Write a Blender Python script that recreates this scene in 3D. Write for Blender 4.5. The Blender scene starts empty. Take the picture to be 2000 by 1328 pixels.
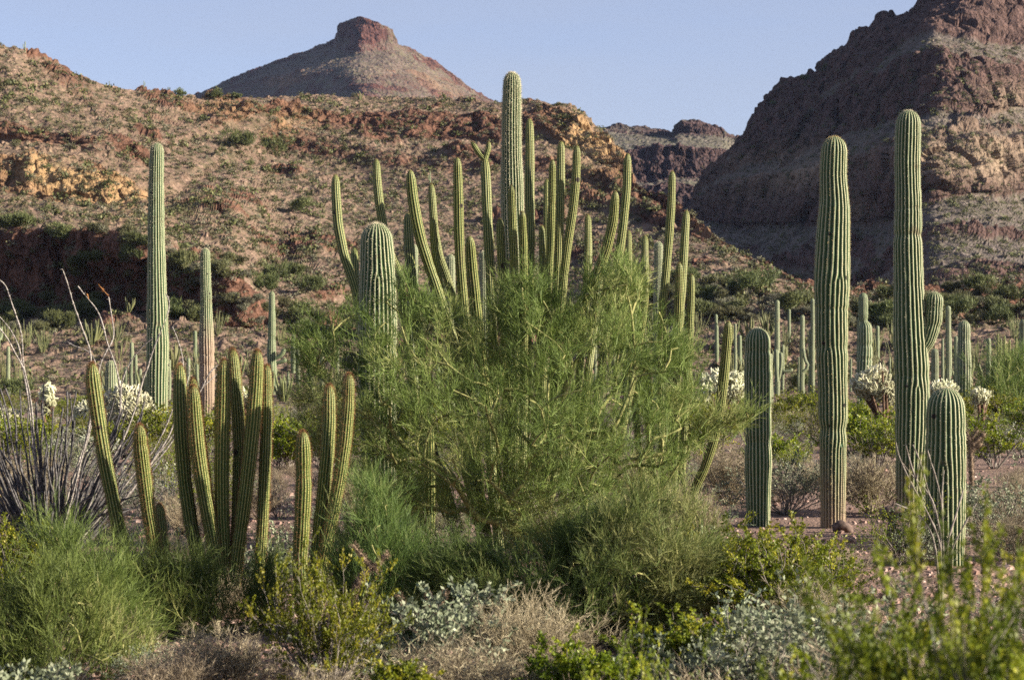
import bpy, math, random
import numpy as np
from mathutils import Vector
from mathutils.bvhtree import BVHTree

R = math.radians
SC = bpy.context.scene
COL = SC.collection

# ------------------------------------------------------------------ camera
F = 4000.0            # focal length in photo pixels (photo is 2000 x 1328)
HCAM = 2.2            # eye height
HOR = 720.0           # horizon row
PITCH = math.atan((HOR - 664.0) / F)
cam_d = bpy.data.cameras.new('camera')
cam = bpy.data.objects.new('camera', cam_d)
COL.objects.link(cam)
cam.location = (0, 0, HCAM)
cam.rotation_euler = (R(90) + PITCH, 0, 0)
cam_d.sensor_width = 36
cam_d.lens = 72
cam_d.clip_start = 0.1
cam_d.clip_end = 20000
cam_d.dof.use_dof = True
cam_d.dof.focus_distance = 28
cam_d.dof.aperture_fstop = 4.6
SC.camera = cam

# ------------------------------------------------------------------ light
SUN_EL, SUN_FRONT = 20.0, 12.0      # height of the sun; degrees the sun stands on the camera's side of due right
sx = math.cos(R(SUN_EL)) * math.cos(R(SUN_FRONT))
sy = -math.cos(R(SUN_EL)) * math.sin(R(SUN_FRONT))
sz = math.sin(R(SUN_EL))
sd = bpy.data.lights.new('sun', 'SUN')
sd.energy = 5.0
sd.angle = R(0.5)
sd.color = (1.0, 0.89, 0.72)
sun = bpy.data.objects.new('sun', sd)
COL.objects.link(sun)
sun.rotation_euler = Vector((sx, sy, sz)).to_track_quat('Z', 'Y').to_euler()
sun.location = (60, -10, 40)
w = bpy.data.worlds.new('World')
SC.world = w
w.use_nodes = True
nt = w.node_tree
bg = nt.nodes['Background']
sky = nt.nodes.new('ShaderNodeTexSky')
sky.sky_type = 'NISHITA'
sky.sun_disc = False
sky.sun_elevation = R(SUN_EL)
sky.sun_rotation = math.atan2(sx, sy)
sky.altitude = 600
sky.air_density = 1.0
sky.dust_density = 0.7
sky.ozone_density = 3.0
tint = nt.nodes.new('ShaderNodeMix'); tint.data_type = 'RGBA'; tint.blend_type = 'MULTIPLY'; tint.inputs[0].default_value = 1
tint.inputs[7].default_value = (1.14, 0.93, 1.0, 1)      # the lavender cast of the evening air
nt.links.new(sky.outputs[0], tint.inputs[6])
# faint, drawn-out high cloud
tc = nt.nodes.new('ShaderNodeTexCoord'); mpc = nt.nodes.new('ShaderNodeMapping'); mpc.inputs['Scale'].default_value = (2.2, 2.2, 16)
nz_ = nt.nodes.new('ShaderNodeTexNoise'); nz_.inputs['Scale'].default_value = 2.2; nz_.inputs['Detail'].default_value = 5
nt.links.new(tc.outputs['Generated'], mpc.inputs['Vector']); nt.links.new(mpc.outputs[0], nz_.inputs['Vector'])
rc = nt.nodes.new('ShaderNodeMapRange'); rc.inputs[1].default_value = .38; rc.inputs[2].default_value = .72; rc.inputs[3].default_value = .34; rc.inputs[4].default_value = .54
nt.links.new(nz_.outputs[0], rc.inputs[0])
cl = nt.nodes.new('ShaderNodeMix'); cl.data_type = 'RGBA'; nt.links.new(rc.outputs[0], cl.inputs[0]); nt.links.new(tint.outputs[2], cl.inputs[6])
cl.inputs[7].default_value = (2.85, 3.05, 3.65, 1); nt.links.new(cl.outputs[2], bg.inputs[0])
bg.inputs[1].default_value = 0.056
SC.view_settings.view_transform = 'Standard'
SC.view_settings.look = 'None'
SC.view_settings.exposure = 1.66
SC.view_settings.gamma = 1.0
SC.render.engine = 'CYCLES'
SC.cycles.max_bounces = 6
SC.cycles.volume_bounces = 0
SC.cycles.diffuse_bounces = 3
SC.cycles.glossy_bounces = 2
SC.cycles.transparent_max_bounces = 4
SC.cycles.use_denoising = False


# ------------------------------------------------------------------ helpers
def ray(px, py):
    px = np.asarray(px, float); py = np.asarray(py, float)
    a = (px - 1000.0) / F; b = -(py - 664.0) / F
    c, s = math.cos(PITCH), math.sin(PITCH)
    return np.stack([a + 0 * b, c - s * b + 0 * a, s + c * b + 0 * a], -1)


def at(px, py, D):
    r = ray(px, py)
    D = np.asarray(D, float)
    return np.array([0, 0, HCAM]) + r * (D / r[..., 1])[..., None]


PERM = np.random.RandomState(7).permutation(512)
PERM = np.concatenate([PERM, PERM, PERM])
GR = np.random.RandomState(8).normal(size=(512, 3)); GR /= np.linalg.norm(GR, axis=1)[:, None]


def hsh(i, j, k):
    return PERM[PERM[PERM[i & 511] + (j & 511)] + (k & 511)]


def perlin(p):
    p = np.asarray(p, float)
    i = np.floor(p).astype(int); f = p - i
    u = f * f * f * (f * (f * 6 - 15) + 10)
    out = 0
    for dx in (0, 1):
        wx = u[..., 0] if dx else 1 - u[..., 0]
        for dy in (0, 1):
            wy = u[..., 1] if dy else 1 - u[..., 1]
            for dz in (0, 1):
                wz = u[..., 2] if dz else 1 - u[..., 2]
                g = GR[hsh(i[..., 0] + dx, i[..., 1] + dy, i[..., 2] + dz)]
                d = g[..., 0] * (f[..., 0] - dx) + g[..., 1] * (f[..., 1] - dy) + g[..., 2] * (f[..., 2] - dz)
                out = out + wx * wy * wz * d
    return out


def fbm(p, o=4, gain=0.5, lac=2.03):
    a, s, out = 1.0, 1.0, 0
    for q in range(o):
        out = out + a * perlin(p * s + 17.3 * q)
        a *= gain; s *= lac
    return out


def ridged(p, o=4, gain=0.5):
    a, s, out = 1.0, 1.0, 0
    for q in range(o):
        out = out + a * (1 - 2 * np.abs(perlin(p * s + 31.7 * q)) * 1.6)
        a *= gain; s *= 2.1
    return out


def cells(p):
    """distance to nearest and second nearest feature point, and the cell's hash"""
    i = np.floor(p).astype(int); f = p - i
    d1 = np.full(p.shape[:-1], 9.0); d2 = d1.copy(); hid = np.zeros(p.shape[:-1], int)
    for dx in (-1, 0, 1):
        for dy in (-1, 0, 1):
            for dz in (-1, 0, 1):
                h = hsh(i[..., 0] + dx, i[..., 1] + dy, i[..., 2] + dz)
                q = np.stack([dx + (h * 37 % 101) / 101.0, dy + (h * 53 % 103) / 103.0, dz + (h * 71 % 107) / 107.0], -1)
                d = np.linalg.norm(q - f, axis=-1)
                m = d < d1
                d2 = np.where(m, d1, np.minimum(d2, d))
                hid = np.where(m, h, hid)
                d1 = np.minimum(d1, d)
    return d1, d2, hid


def mesh(name, V, polys, mats, attrs=None, smooth=True):
    """polys: list of (faces (m,k) array, material index)"""
    me = bpy.data.meshes.new(name)
    V = np.asarray(V, np.float32)
    me.vertices.add(len(V)); me.vertices.foreach_set('co', V.ravel())
    polys = [(np.asarray(f, np.int32), m) for f, m in polys if len(f)]
    loops = np.concatenate([f.ravel() for f, m in polys])
    sizes = np.concatenate([np.full(len(f), f.shape[1], np.int32) for f, m in polys])
    mi = np.concatenate([np.full(len(f), m, np.int32) for f, m in polys])
    me.loops.add(len(loops)); me.loops.foreach_set('vertex_index', loops)
    me.polygons.add(len(sizes))
    st = np.zeros(len(sizes), np.int32); st[1:] = np.cumsum(sizes)[:-1]
    me.polygons.foreach_set('loop_start', st)
    me.polygons.foreach_set('material_index', mi)
    me.polygons.foreach_set('use_smooth', np.full(len(sizes), bool(smooth)))
    for m in mats: me.materials.append(m)
    for k, a in (attrs or {}).items():
        at_ = me.attributes.new(k, 'FLOAT', 'POINT')
        at_.data.foreach_set('value', np.asarray(a, np.float32).ravel())
    me.update(calc_edges=True)
    return me


class MB:
    """gathers pieces of one mesh"""
    def __init__(s): s.V = []; s.P = []; s.A = []; s.n = 0
    def add(s, V, Fc, mat=0, t=0.0):
        V = np.asarray(V, float).reshape(-1, 3)
        if not len(V): return
        s.V.append(V)
        t = np.asarray(t, float)
        s.A.append(np.full(len(V), float(t)) if t.ndim == 0 else t.ravel())
        for f in (Fc if isinstance(Fc, list) else [Fc]):
            s.P.append((np.asarray(f) + s.n, mat))
        s.n += len(V)
    def mesh(s, name, mats, smooth=True):
        return mesh(name, np.concatenate(s.V), s.P, mats, {'t': np.concatenate(s.A)}, smooth)
    def build(s, name, mats, parent=None, smooth=True):
        return link(name, s.mesh(name, mats, smooth), parent)


def link(name, data, parent=None, loc=None):
    o = bpy.data.objects.new(name, data); COL.objects.link(o)
    if parent is not None: o.parent = parent
    if loc is not None: o.location = loc
    return o


def tag(o, label, cat, group=None, kind=None):
    if label: o['label'] = label
    if cat: o['category'] = cat
    if group: o['group'] = group
    if kind: o['kind'] = kind
    return o


def unit(v): return v / np.maximum(np.linalg.norm(v, axis=-1, keepdims=True), 1e-9)


def tubes(P, Rr, seg=4):
    """P (N,m,3), Rr (N,m) -> vertices, quads"""
    N, m, _ = P.shape
    T = unit(np.gradient(P, axis=1))
    ov = unit(P[:, -1] - P[:, 0] + 1e-6)
    ref = np.where(np.abs(ov[:, 1:2]) < 0.8, np.array([[0, 1, 0.0]]), np.array([[1, 0, 0.0]]))[:, None, :]
    A = unit(np.cross(np.broadcast_to(ref, T.shape), T)); B = np.cross(T, A)
    th = np.arange(seg) * 2 * np.pi / seg
    V = P[:, :, None, :] + Rr[:, :, None, None] * (A[:, :, None, :] * np.cos(th)[:, None] + B[:, :, None, :] * np.sin(th)[:, None])
    idx = np.arange(N * m * seg).reshape(N, m, seg)
    a = idx[:, :-1]; b = idx[:, 1:]
    Fq = np.stack([a, np.roll(a, -1, 2), np.roll(b, -1, 2), b], -1).reshape(-1, 4)
    return V.reshape(-1, 3), Fq


def blades(rng, B, Dv, L, W):
    n = len(B)
    Dv = unit(Dv); s = unit(np.cross(Dv, rng.normal(size=(n, 3))))
    L = np.broadcast_to(L, (n,))[:, None]; W = np.broadcast_to(W, (n,))[:, None]
    V = np.stack([B - s * W * .5, B + s * W * .5, B + Dv * L], 1)
    return V.reshape(-1, 3), np.arange(n * 3).reshape(n, 3)


def leaves(rng, B, Dv, L, W):
    n = len(B)
    Dv = unit(Dv); s = unit(np.cross(Dv, rng.normal(size=(n, 3))))
    L = np.broadcast_to(L, (n,))[:, None]; W = np.broadcast_to(W, (n,))[:, None]
    V = np.stack([B, B + Dv * L * .5 - s * W * .5, B + Dv * L, B + Dv * L * .5 + s * W * .5], 1)
    return V.reshape(-1, 3), np.arange(n * 4).reshape(n, 4)


def grow(rng, P, Rr, k, t0, t1, l0, l1, a0, a1, up, m=5, wig=.15, lift=0.0):
    N, mm, _ = P.shape
    idx = np.repeat(np.arange(N), k); n = len(idx)
    t = rng.uniform(t0, t1, n) * (mm - 1); i = np.minimum(t.astype(int), mm - 2); f = (t - i)[:, None]
    pos = P[idx, i] * (1 - f) + P[idx, i + 1] * f
    rad = Rr[idx, i] * (1 - f[:, 0]) + Rr[idx, i + 1] * f[:, 0]
    T = unit(P[idx, i + 1] - P[idx, i])
    pr = unit(np.cross(T, rng.normal(size=(n, 3))))
    an = np.radians(rng.uniform(a0, a1, n))[:, None]
    d = unit(T * np.cos(an) + pr * np.sin(an) + np.array([0, 0, up]))
    L = rng.uniform(l0, l1, n)[:, None] / (m - 1)
    Q = [pos]
    for q in range(m - 1):
        d = unit(d + rng.normal(size=(n, 3)) * wig + np.array([0, 0, lift]))
        Q.append(Q[-1] + d * L)
    return np.stack(Q, 1), rad


def taper(r0, m, end=.35):
    return np.asarray(r0)[:, None] * np.linspace(1, end, m)[None, :]


# ------------------------------------------------------------------ materials
def newmat(name):
    m = bpy.data.materials.new(name); m.use_nodes = True
    n = m.node_tree; b = n.nodes['Principled BSDF']
    b.inputs['Specular IOR Level'].default_value = 0.25
    b.inputs['Roughness'].default_value = 0.8
    return m, n, b


def nd(n, typ, **kw):
    x = n.nodes.new(typ)
    for k, v in kw.items(): setattr(x, k, v)
    return x


def ramp(n, fac, stops, interp='LINEAR'):
    r = nd(n, 'ShaderNodeValToRGB'); r.color_ramp.interpolation = interp
    e = r.color_ramp.elements
    while len(e) < len(stops): e.new(.5)
    for q, (p, c) in zip(e, stops): q.position = p; q.color = (*c, 1)
    n.links.new(fac, r.inputs[0]); return r.outputs[0]


def mixc(n, fac, a, b, mode='MIX'):
    x = nd(n, 'ShaderNodeMix', data_type='RGBA', blend_type=mode)
    for s, v in ((0, fac), (6, a), (7, b)):
        if hasattr(v, 'is_linked'): n.links.new(v, x.inputs[s])
        elif s == 0: x.inputs[0].default_value = v
        else: x.inputs[s].default_value = (*v, 1)
    return x.outputs[2]


def math_(n, op, a, b=0.0, clamp=False):
    x = nd(n, 'ShaderNodeMath', operation=op, use_clamp=clamp)
    for s, v in ((0, a), (1, b)):
        if hasattr(v, 'is_linked'): n.links.new(v, x.inputs[s])
        else: x.inputs[s].default_value = v
    return x.outputs[0]


def noise_(n, vec, scale, det=3, rough=.55):
    x = nd(n, 'ShaderNodeTexNoise'); x.inputs['Scale'].default_value = scale
    x.inputs['Detail'].default_value = det; x.inputs['Roughness'].default_value = rough
    n.links.new(vec, x.inputs['Vector']); return x.outputs[0]


def attr_(n, name):
    a = nd(n, 'ShaderNodeAttribute'); a.attribute_name = name; return a.outputs['Fac']


def pos_(n): return nd(n, 'ShaderNodeNewGeometry').outputs['Position']


def foliage(name, c0, c1, c2=None, trans=.25, rough=.6):
    m, n, b = newmat(name)
    st = [(0.0, c0), (0.65, c1)] + ([(1.0, c2)] if c2 else [])
    c = ramp(n, attr_(n, 't'), st)
    oi = nd(n, 'ShaderNodeObjectInfo')
    hs = nd(n, 'ShaderNodeHueSaturation'); n.links.new(c, hs.inputs['Color'])
    n.links.new(math_(n, 'MULTIPLY_ADD', oi.outputs['Random'], .035), hs.inputs['Hue'])
    hs.inputs['Hue'].default_value = .5
    mh = nd(n, 'ShaderNodeMapRange'); mh.inputs[3].default_value = .485; mh.inputs[4].default_value = .515
    n.links.new(oi.outputs['Random'], mh.inputs[0]); n.links.new(mh.outputs[0], hs.inputs['Hue'])
    mv = nd(n, 'ShaderNodeMapRange'); mv.inputs[3].default_value = .8; mv.inputs[4].default_value = 1.15
    n.links.new(oi.outputs['Random'], mv.inputs[0]); n.links.new(mv.outputs[0], hs.inputs['Value'])
    n.links.new(hs.outputs[0], b.inputs['Base Color'])
    b.inputs['Roughness'].default_value = rough
    tr = nd(n, 'ShaderNodeBsdfTranslucent'); n.links.new(hs.outputs[0], tr.inputs[0])
    mx = nd(n, 'ShaderNodeMixShader'); mx.inputs[0].default_value = trans
    n.links.new(b.outputs[0], mx.inputs[1]); n.links.new(tr.outputs[0], mx.inputs[2])
    n.links.new(mx.outputs[0], n.nodes['Material Output'].inputs[0])
    return m


def bark(name, c0, c1, scale=30):
    m, n, b = newmat(name)
    n.links.new(ramp(n, noise_(n, pos_(n), scale, 3), [(.35, c0), (.65, c1)]), b.inputs['Base Color'])
    return m


def cactus_mat(name, valley, crest, areole, woody=(0.17, 0.125, 0.088)):
    m, n, b = newmat(name)
    p = pos_(n)
    nz = noise_(n, p, 3.0, 4)
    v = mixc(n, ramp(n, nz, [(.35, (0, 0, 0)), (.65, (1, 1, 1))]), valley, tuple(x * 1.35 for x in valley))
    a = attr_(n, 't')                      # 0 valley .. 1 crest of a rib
    c = mixc(n, math_(n, 'POWER', a, 2.0), v, crest)  # pale crests; valleys coloured darker to strengthen the shade between ribs
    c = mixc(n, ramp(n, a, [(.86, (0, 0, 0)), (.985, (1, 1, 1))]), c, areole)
    wd = attr_(n, 'woody')
    c = mixc(n, wd, c, mixc(n, a, tuple(x * .6 for x in woody), tuple(min(1, x * 1.7) for x in woody)))
    scar = ramp(n, noise_(n, p, 2.1, 5, .7), [(.60, (0, 0, 0)), (.68, (1, 1, 1))])
    c = mixc(n, math_(n, 'MULTIPLY', scar, .55), c, (0.13, 0.10, 0.06))
    vh = nd(n, 'ShaderNodeTexVoronoi'); vh.inputs['Scale'].default_value = 2.6; n.links.new(p, vh.inputs['Vector'])
    c = mixc(n, ramp(n, vh.outputs['Distance'], [(.07, (1, 1, 1)), (.10, (0, 0, 0))]), c, (0.02, 0.015, 0.012))
    spots = ramp(n, noise_(n, p, 22, 2), [(.70, (0, 0, 0)), (.76, (1, 1, 1))])
    c = mixc(n, math_(n, 'MULTIPLY', spots, .6), c, (0.03, 0.03, 0.02))
    n.links.new(c, b.inputs['Base Color'])
    b.inputs['Roughness'].default_value = .55
    return m


M = {}
M['sag'] = cactus_mat('saguaro_skin', (0.027, 0.060, 0.026), (0.100, 0.150, 0.062), (0.37, 0.35, 0.22))
M['sag_far'] = cactus_mat('saguaro_skin_pale', (0.055, 0.085, 0.042), (0.145, 0.175, 0.085), (0.34, 0.33, 0.22))
M['organ'] = cactus_mat('organ_pipe_skin', (0.028, 0.048, 0.014), (0.11, 0.14, 0.034), (0.38, 0.35, 0.14))
M['organ_near'] = cactus_mat('organ_pipe_skin_near', (0.028, 0.052, 0.010), (0.105, 0.140, 0.022), (0.38, 0.35, 0.13))
M['sp_pale'] = bark('pale_spines', (0.42, 0.37, 0.25), (0.66, 0.60, 0.44))
M['sp_gold'] = bark('golden_spines', (0.38, 0.29, 0.12), (0.55, 0.45, 0.24))
M['sp_red'] = bark('red_brown_spines', (0.10, 0.045, 0.02), (0.30, 0.16, 0.07))
M['sp_dark'] = bark('brown_spines', (0.10, 0.065, 0.03), (0.22, 0.15, 0.07))
M['pv'] = foliage('palo_verde_twigs', (0.050, 0.082, 0.018), (0.155, 0.205, 0.046), (0.36, 0.35, 0.14), .25)
M['pv2'] = foliage('deep_green_twigs', (0.042, 0.082, 0.020), (0.120, 0.185, 0.045), (0.30, 0.32, 0.12), .3)
M['pvbark'] = bark('palo_verde_bark', (0.10, 0.11, 0.035), (0.27, 0.26, 0.10), 12)
M['creo'] = foliage('creosote_leaves', (0.050, 0.078, 0.007), (0.165, 0.20, 0.012), (0.36, 0.34, 0.03), .32, .45)
M['britt'] = foliage('brittlebush_leaves', (0.10, 0.125, 0.07), (0.20, 0.23, 0.145), (0.36, 0.38, 0.26), .15)
M['olive'] = foliage('olive_leaves', (0.06, 0.09, 0.02), (0.13, 0.17, 0.05), (0.24, 0.26, 0.09), .2)
M['grey'] = foliage('grey_leaves', (0.13, 0.15, 0.10), (0.24, 0.25, 0.18), (0.36, 0.36, 0.27), .15)
M['dry'] = foliage('dry_twigs', (0.12, 0.095, 0.062), (0.28, 0.23, 0.15), (0.50, 0.43, 0.29), .1)
M['hgreen'] = foliage('slope_green', (0.05, 0.062, 0.020), (0.10, 0.118, 0.040), (0.18, 0.19, 0.075), .15)
M['holive'] = foliage('slope_olive', (0.055, 0.058, 0.024), (0.105, 0.105, 0.045), (0.17, 0.165, 0.075), .1)
M['hgrey'] = foliage('slope_grey', (0.085, 0.085, 0.055), (0.15, 0.145, 0.095), (0.24, 0.23, 0.155), .1)
M['wand'] = foliage('pale_green_wands', (0.06, 0.07, 0.028), (0.12, 0.13, 0.05), (0.20, 0.20, 0.09), .0)
M['ocot_dark'] = bark('ocotillo_bark_dark', (0.022, 0.020, 0.022), (0.12, 0.115, 0.115), 45)  # darker bark for the dense low wands
M['twig'] = bark('grey_twigs', (0.09, 0.075, 0.06), (0.26, 0.23, 0.20), 14)
M['ocot'] = bark('ocotillo_bark', (0.07, 0.06, 0.055), (0.36, 0.33, 0.30), 45)
M['orange'] = bark('orange_wand_tip', (0.30, 0.13, 0.04), (0.45, 0.21, 0.07), 25)
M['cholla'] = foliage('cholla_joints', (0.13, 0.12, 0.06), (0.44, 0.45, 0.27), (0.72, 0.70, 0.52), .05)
M['chollatr'] = bark('cholla_trunk', (0.05, 0.03, 0.02), (0.15, 0.09, 0.055), 18)
M['dead'] = bark('dead_cholla', (0.08, 0.055, 0.038), (0.25, 0.18, 0.12), 40)
M['stump'] = bark('dead_wood', (0.05, 0.035, 0.03), (0.16, 0.11, 0.09), 18)


def math_vec(n, p, f):
    x = nd(n, 'ShaderNodeVectorMath', operation='ADD'); n.links.new(p, x.inputs[0])
    y = nd(n, 'ShaderNodeVectorMath', operation='SCALE'); y.inputs[0].default_value = (3, 2, 2.5); n.links.new(f, y.inputs['Scale']); n.links.new(y.outputs[0], x.inputs[1])
    return x.outputs[0]


def rock_mat(name, talus, cliff, tan, sc=1.0, bump=.5, green=(0.060, 0.066, 0.030), gamt=.6):
    m, n, b = newmat(name)
    p = pos_(n)
    big = noise_(n, p, .05 * sc, 4)
    mid = noise_(n, p, .35 * sc, 5, .65)
    fine = noise_(n, p, 1.9 * sc, 4, .7)
    vo = nd(n, 'ShaderNodeTexVoronoi'); vo.inputs['Scale'].default_value = 1.15 * sc; n.links.new(p, vo.inputs['Vector'])
    t = mixc(n, ramp(n, mid, [(.35, (0, 0, 0)), (.65, (1, 1, 1))]), tuple(x * .66 for x in talus), tuple(x * 1.25 for x in talus))
    # pale stones lying on the slope
    st = math_(n, 'MULTIPLY', ramp(n, vo.outputs['Distance'], [(.22, (1, 1, 1)), (.34, (0, 0, 0))]), ramp(n, fine, [(.42, (0, 0, 0)), (.56, (1, 1, 1))]))
    t = mixc(n, math_(n, 'MULTIPLY', st, .75), t, tuple(min(1, x * 2.0) for x in talus))
    # low grasses and scrub too small to stand out one by one
    gm = math_(n, 'MULTIPLY', ramp(n, noise_(n, p, .8 * sc, 5, .7), [(.47, (0, 0, 0)), (.58, (1, 1, 1))]), ramp(n, big, [(.3, (.35,) * 3), (.6, (1, 1, 1))]))
    t = mixc(n, math_(n, 'MULTIPLY', gm, gamt), t, green)
    # cliff rock, streaked and banded
    mp = nd(n, 'ShaderNodeMapping'); mp.inputs['Scale'].default_value = (1, 1, .35); n.links.new(p, mp.inputs['Vector'])
    stv = noise_(n, mp.outputs[0], .9 * sc, 5, .7)
    c = mixc(n, ramp(n, stv, [(.35, (0, 0, 0)), (.66, (1, 1, 1))]), tuple(x * .55 for x in cliff), tuple(x * 1.35 for x in cliff))
    # open joints in the rock
    mp2 = nd(n, 'ShaderNodeMapping'); mp2.inputs['Scale'].default_value = (1, 1, .55); n.links.new(math_vec(n, p, mid), mp2.inputs['Vector'])
    jo = []
    for js in (.32, 1.1):
        vj = nd(n, 'ShaderNodeTexVoronoi', feature='DISTANCE_TO_EDGE'); vj.inputs['Scale'].default_value = js * sc; n.links.new(mp2.outputs[0], vj.inputs['Vector'])
        jo.append(ramp(n, vj.outputs['Distance'], [(.0, (1, 1, 1)), (.07, (0, 0, 0))]))
    joint = math_(n, 'MAXIMUM', jo[0], math_(n, 'MULTIPLY', jo[1], .7))
    c = mixc(n, math_(n, 'MULTIPLY', joint, .65), c, tuple(x * .3 for x in cliff))
    tn = mixc(n, ramp(n, mid, [(.35, (0, 0, 0)), (.62, (1, 1, 1))]), tuple(x * .62 for x in tan), tuple(x * 1.15 for x in tan))
    ta = attr_(n, 'tan')
    c = mixc(n, ta, c, tn)
    t = mixc(n, math_(n, 'MULTIPLY', ta, .35), t, tn)
    ca = math_(n, 'ADD', attr_(n, 'cliff'), math_(n, 'MULTIPLY', math_(n, 'SUBTRACT', fine, .5), .7), True)
    col = mixc(n, ramp(n, ca, [(.35, (0, 0, 0)), (.55, (1, 1, 1))]), t, c)
    n.links.new(col, b.inputs['Base Color'])
    h = math_(n, 'ADD', math_(n, 'MULTIPLY', mid, 1.2), math_(n, 'MULTIPLY', fine, .6))
    h = math_(n, 'SUBTRACT', h, math_(n, 'MULTIPLY', math_(n, 'MULTIPLY', joint, .5), attr_(n, 'cliff')))
    h = math_(n, 'ADD', h, math_(n, 'MULTIPLY', ramp(n, vo.outputs['Distance'], [(.0, (1, 1, 1)), (.5, (0, 0, 0))]), .5))
    bp = nd(n, 'ShaderNodeBump'); bp.inputs['Distance'].default_value = 1.0 / sc; bp.inputs['Strength'].default_value = bump
    n.links.new(h, bp.inputs['Height']); n.links.new(bp.outputs[0], b.inputs['Normal'])
    b.inputs['Roughness'].default_value = .95; b.inputs['Specular IOR Level'].default_value = .1
    return m


M['hill'] = rock_mat('hill_rock', (0.165, 0.114, 0.086), (0.135, 0.072, 0.050), (0.34, 0.225, 0.115), 1.0, .7)
M['mount'] = rock_mat('mountain_rock', (0.110, 0.090, 0.080), (0.098, 0.062, 0.054), (0.25, 0.19, 0.135), .6, .7, gamt=.6)
M['mesa'] = rock_mat('mesa_rock', (0.115, 0.100, 0.085), (0.080, 0.052, 0.052), (0.20, 0.15, 0.11), .3, .8, (0.09, 0.095, 0.05), .6)
M['peak'] = rock_mat('peak_rock', (0.105, 0.078, 0.066), (0.105, 0.050, 0.042), (0.26, 0.19, 0.125), .22, .8, (0.11, 0.115, 0.06), .6)


# ------------------------------------------------------------------ near ground
def gz(x, y):
    x = np.asarray(x, float); y = np.asarray(y, float)
    p = np.stack([x * .22, y * .22, 0 * x + 3.1], -1)
    r = np.hypot(x, y)
    fade = np.clip((200 - r) / 100, 0, 1)
    return 0.10 * fbm(p, 3) * fade - .8 * np.clip((r - 112) / 40, 0, 1)


GM, n_, b_ = newmat('desert_ground')
p_ = pos_(n_)
g1 = noise_(n_, p_, 1.3, 5, .6)
g2 = noise_(n_, p_, 14, 4, .7)
vo_ = nd(n_, 'ShaderNodeTexVoronoi'); vo_.inputs['Scale'].default_value = 26; n_.links.new(p_, vo_.inputs['Vector'])
gc = ramp(n_, g1, [(.3, (0.13, 0.085, 0.065)), (.7, (0.22, 0.15, 0.118))])
gc = mixc(n_, ramp(n_, g2, [(.4, (0, 0, 0)), (.7, (.6,) * 3)]), gc, (0.15, 0.085, 0.065))
gc = mixc(n_, ramp(n_, vo_.outputs['Distance'], [(.2, (.5,) * 3), (.4, (0, 0, 0))]), gc, (0.30, 0.215, 0.175))
n_.links.new(gc, b_.inputs['Base Color'])
bp_ = nd(n_, 'ShaderNodeBump'); bp_.inputs['Distance'].default_value = .03; bp_.inputs['Strength'].default_value = .8
n_.links.new(math_(n_, 'ADD', g2, vo_.outputs['Distance']), bp_.inputs['Height']); n_.links.new(bp_.outputs[0], b_.inputs['Normal'])
b_.inputs['Roughness'].default_value = .95

rr = np.concatenate([[0.01], np.geomspace(1.5, 150, 420), np.geomspace(165, 2600, 30)])
aa = np.radians(np.concatenate([np.linspace(-22, 22, 420), np.linspace(25, 335, 63)]))
Rg, Ag = np.meshgrid(rr, aa, indexing='ij')
X, Y = Rg * np.sin(Ag), Rg * np.cos(Ag)
Z = gz(X, Y)
near = np.clip((60 - Rg) / 30, 0, 1)
Z = Z + near * 0.012 * fbm(np.stack([X * 5, Y * 5, 0 * X], -1), 3) * (np.abs(Ag) < .4)
idx = np.arange(Rg.size).reshape(Rg.shape)
a = idx[:-1]; b = idx[1:]
Fq = np.stack([a, b, np.roll(b, -1, 1), np.roll(a, -1, 1)], -1).reshape(-1, 4)[:, ::-1]
g = link('ground', mesh('ground', np.stack([X, Y, Z], -1).reshape(-1, 3), [(Fq, 0)], [GM]))
tag(g, None, None, kind='structure')


def foot(px, D):
    """point on the near ground in column px at distance D"""
    py = HOR + F * HCAM / D
    p = at(px, py, D); p[2] = float(gz(p[0], p[1])); return p


# ------------------------------------------------------------------ hills
TERR = []


def blob(U, Yp, cx, cy, rx, ry, rot=0.0):
    c, s = math.cos(rot), math.sin(rot)
    dx, dy = U - cx, Yp - cy
    a_, b2 = (dx * c + dy * s) / rx, (-dx * s + dy * c) / ry
    return np.exp(-(a_ * a_ + b2 * b2))


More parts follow.
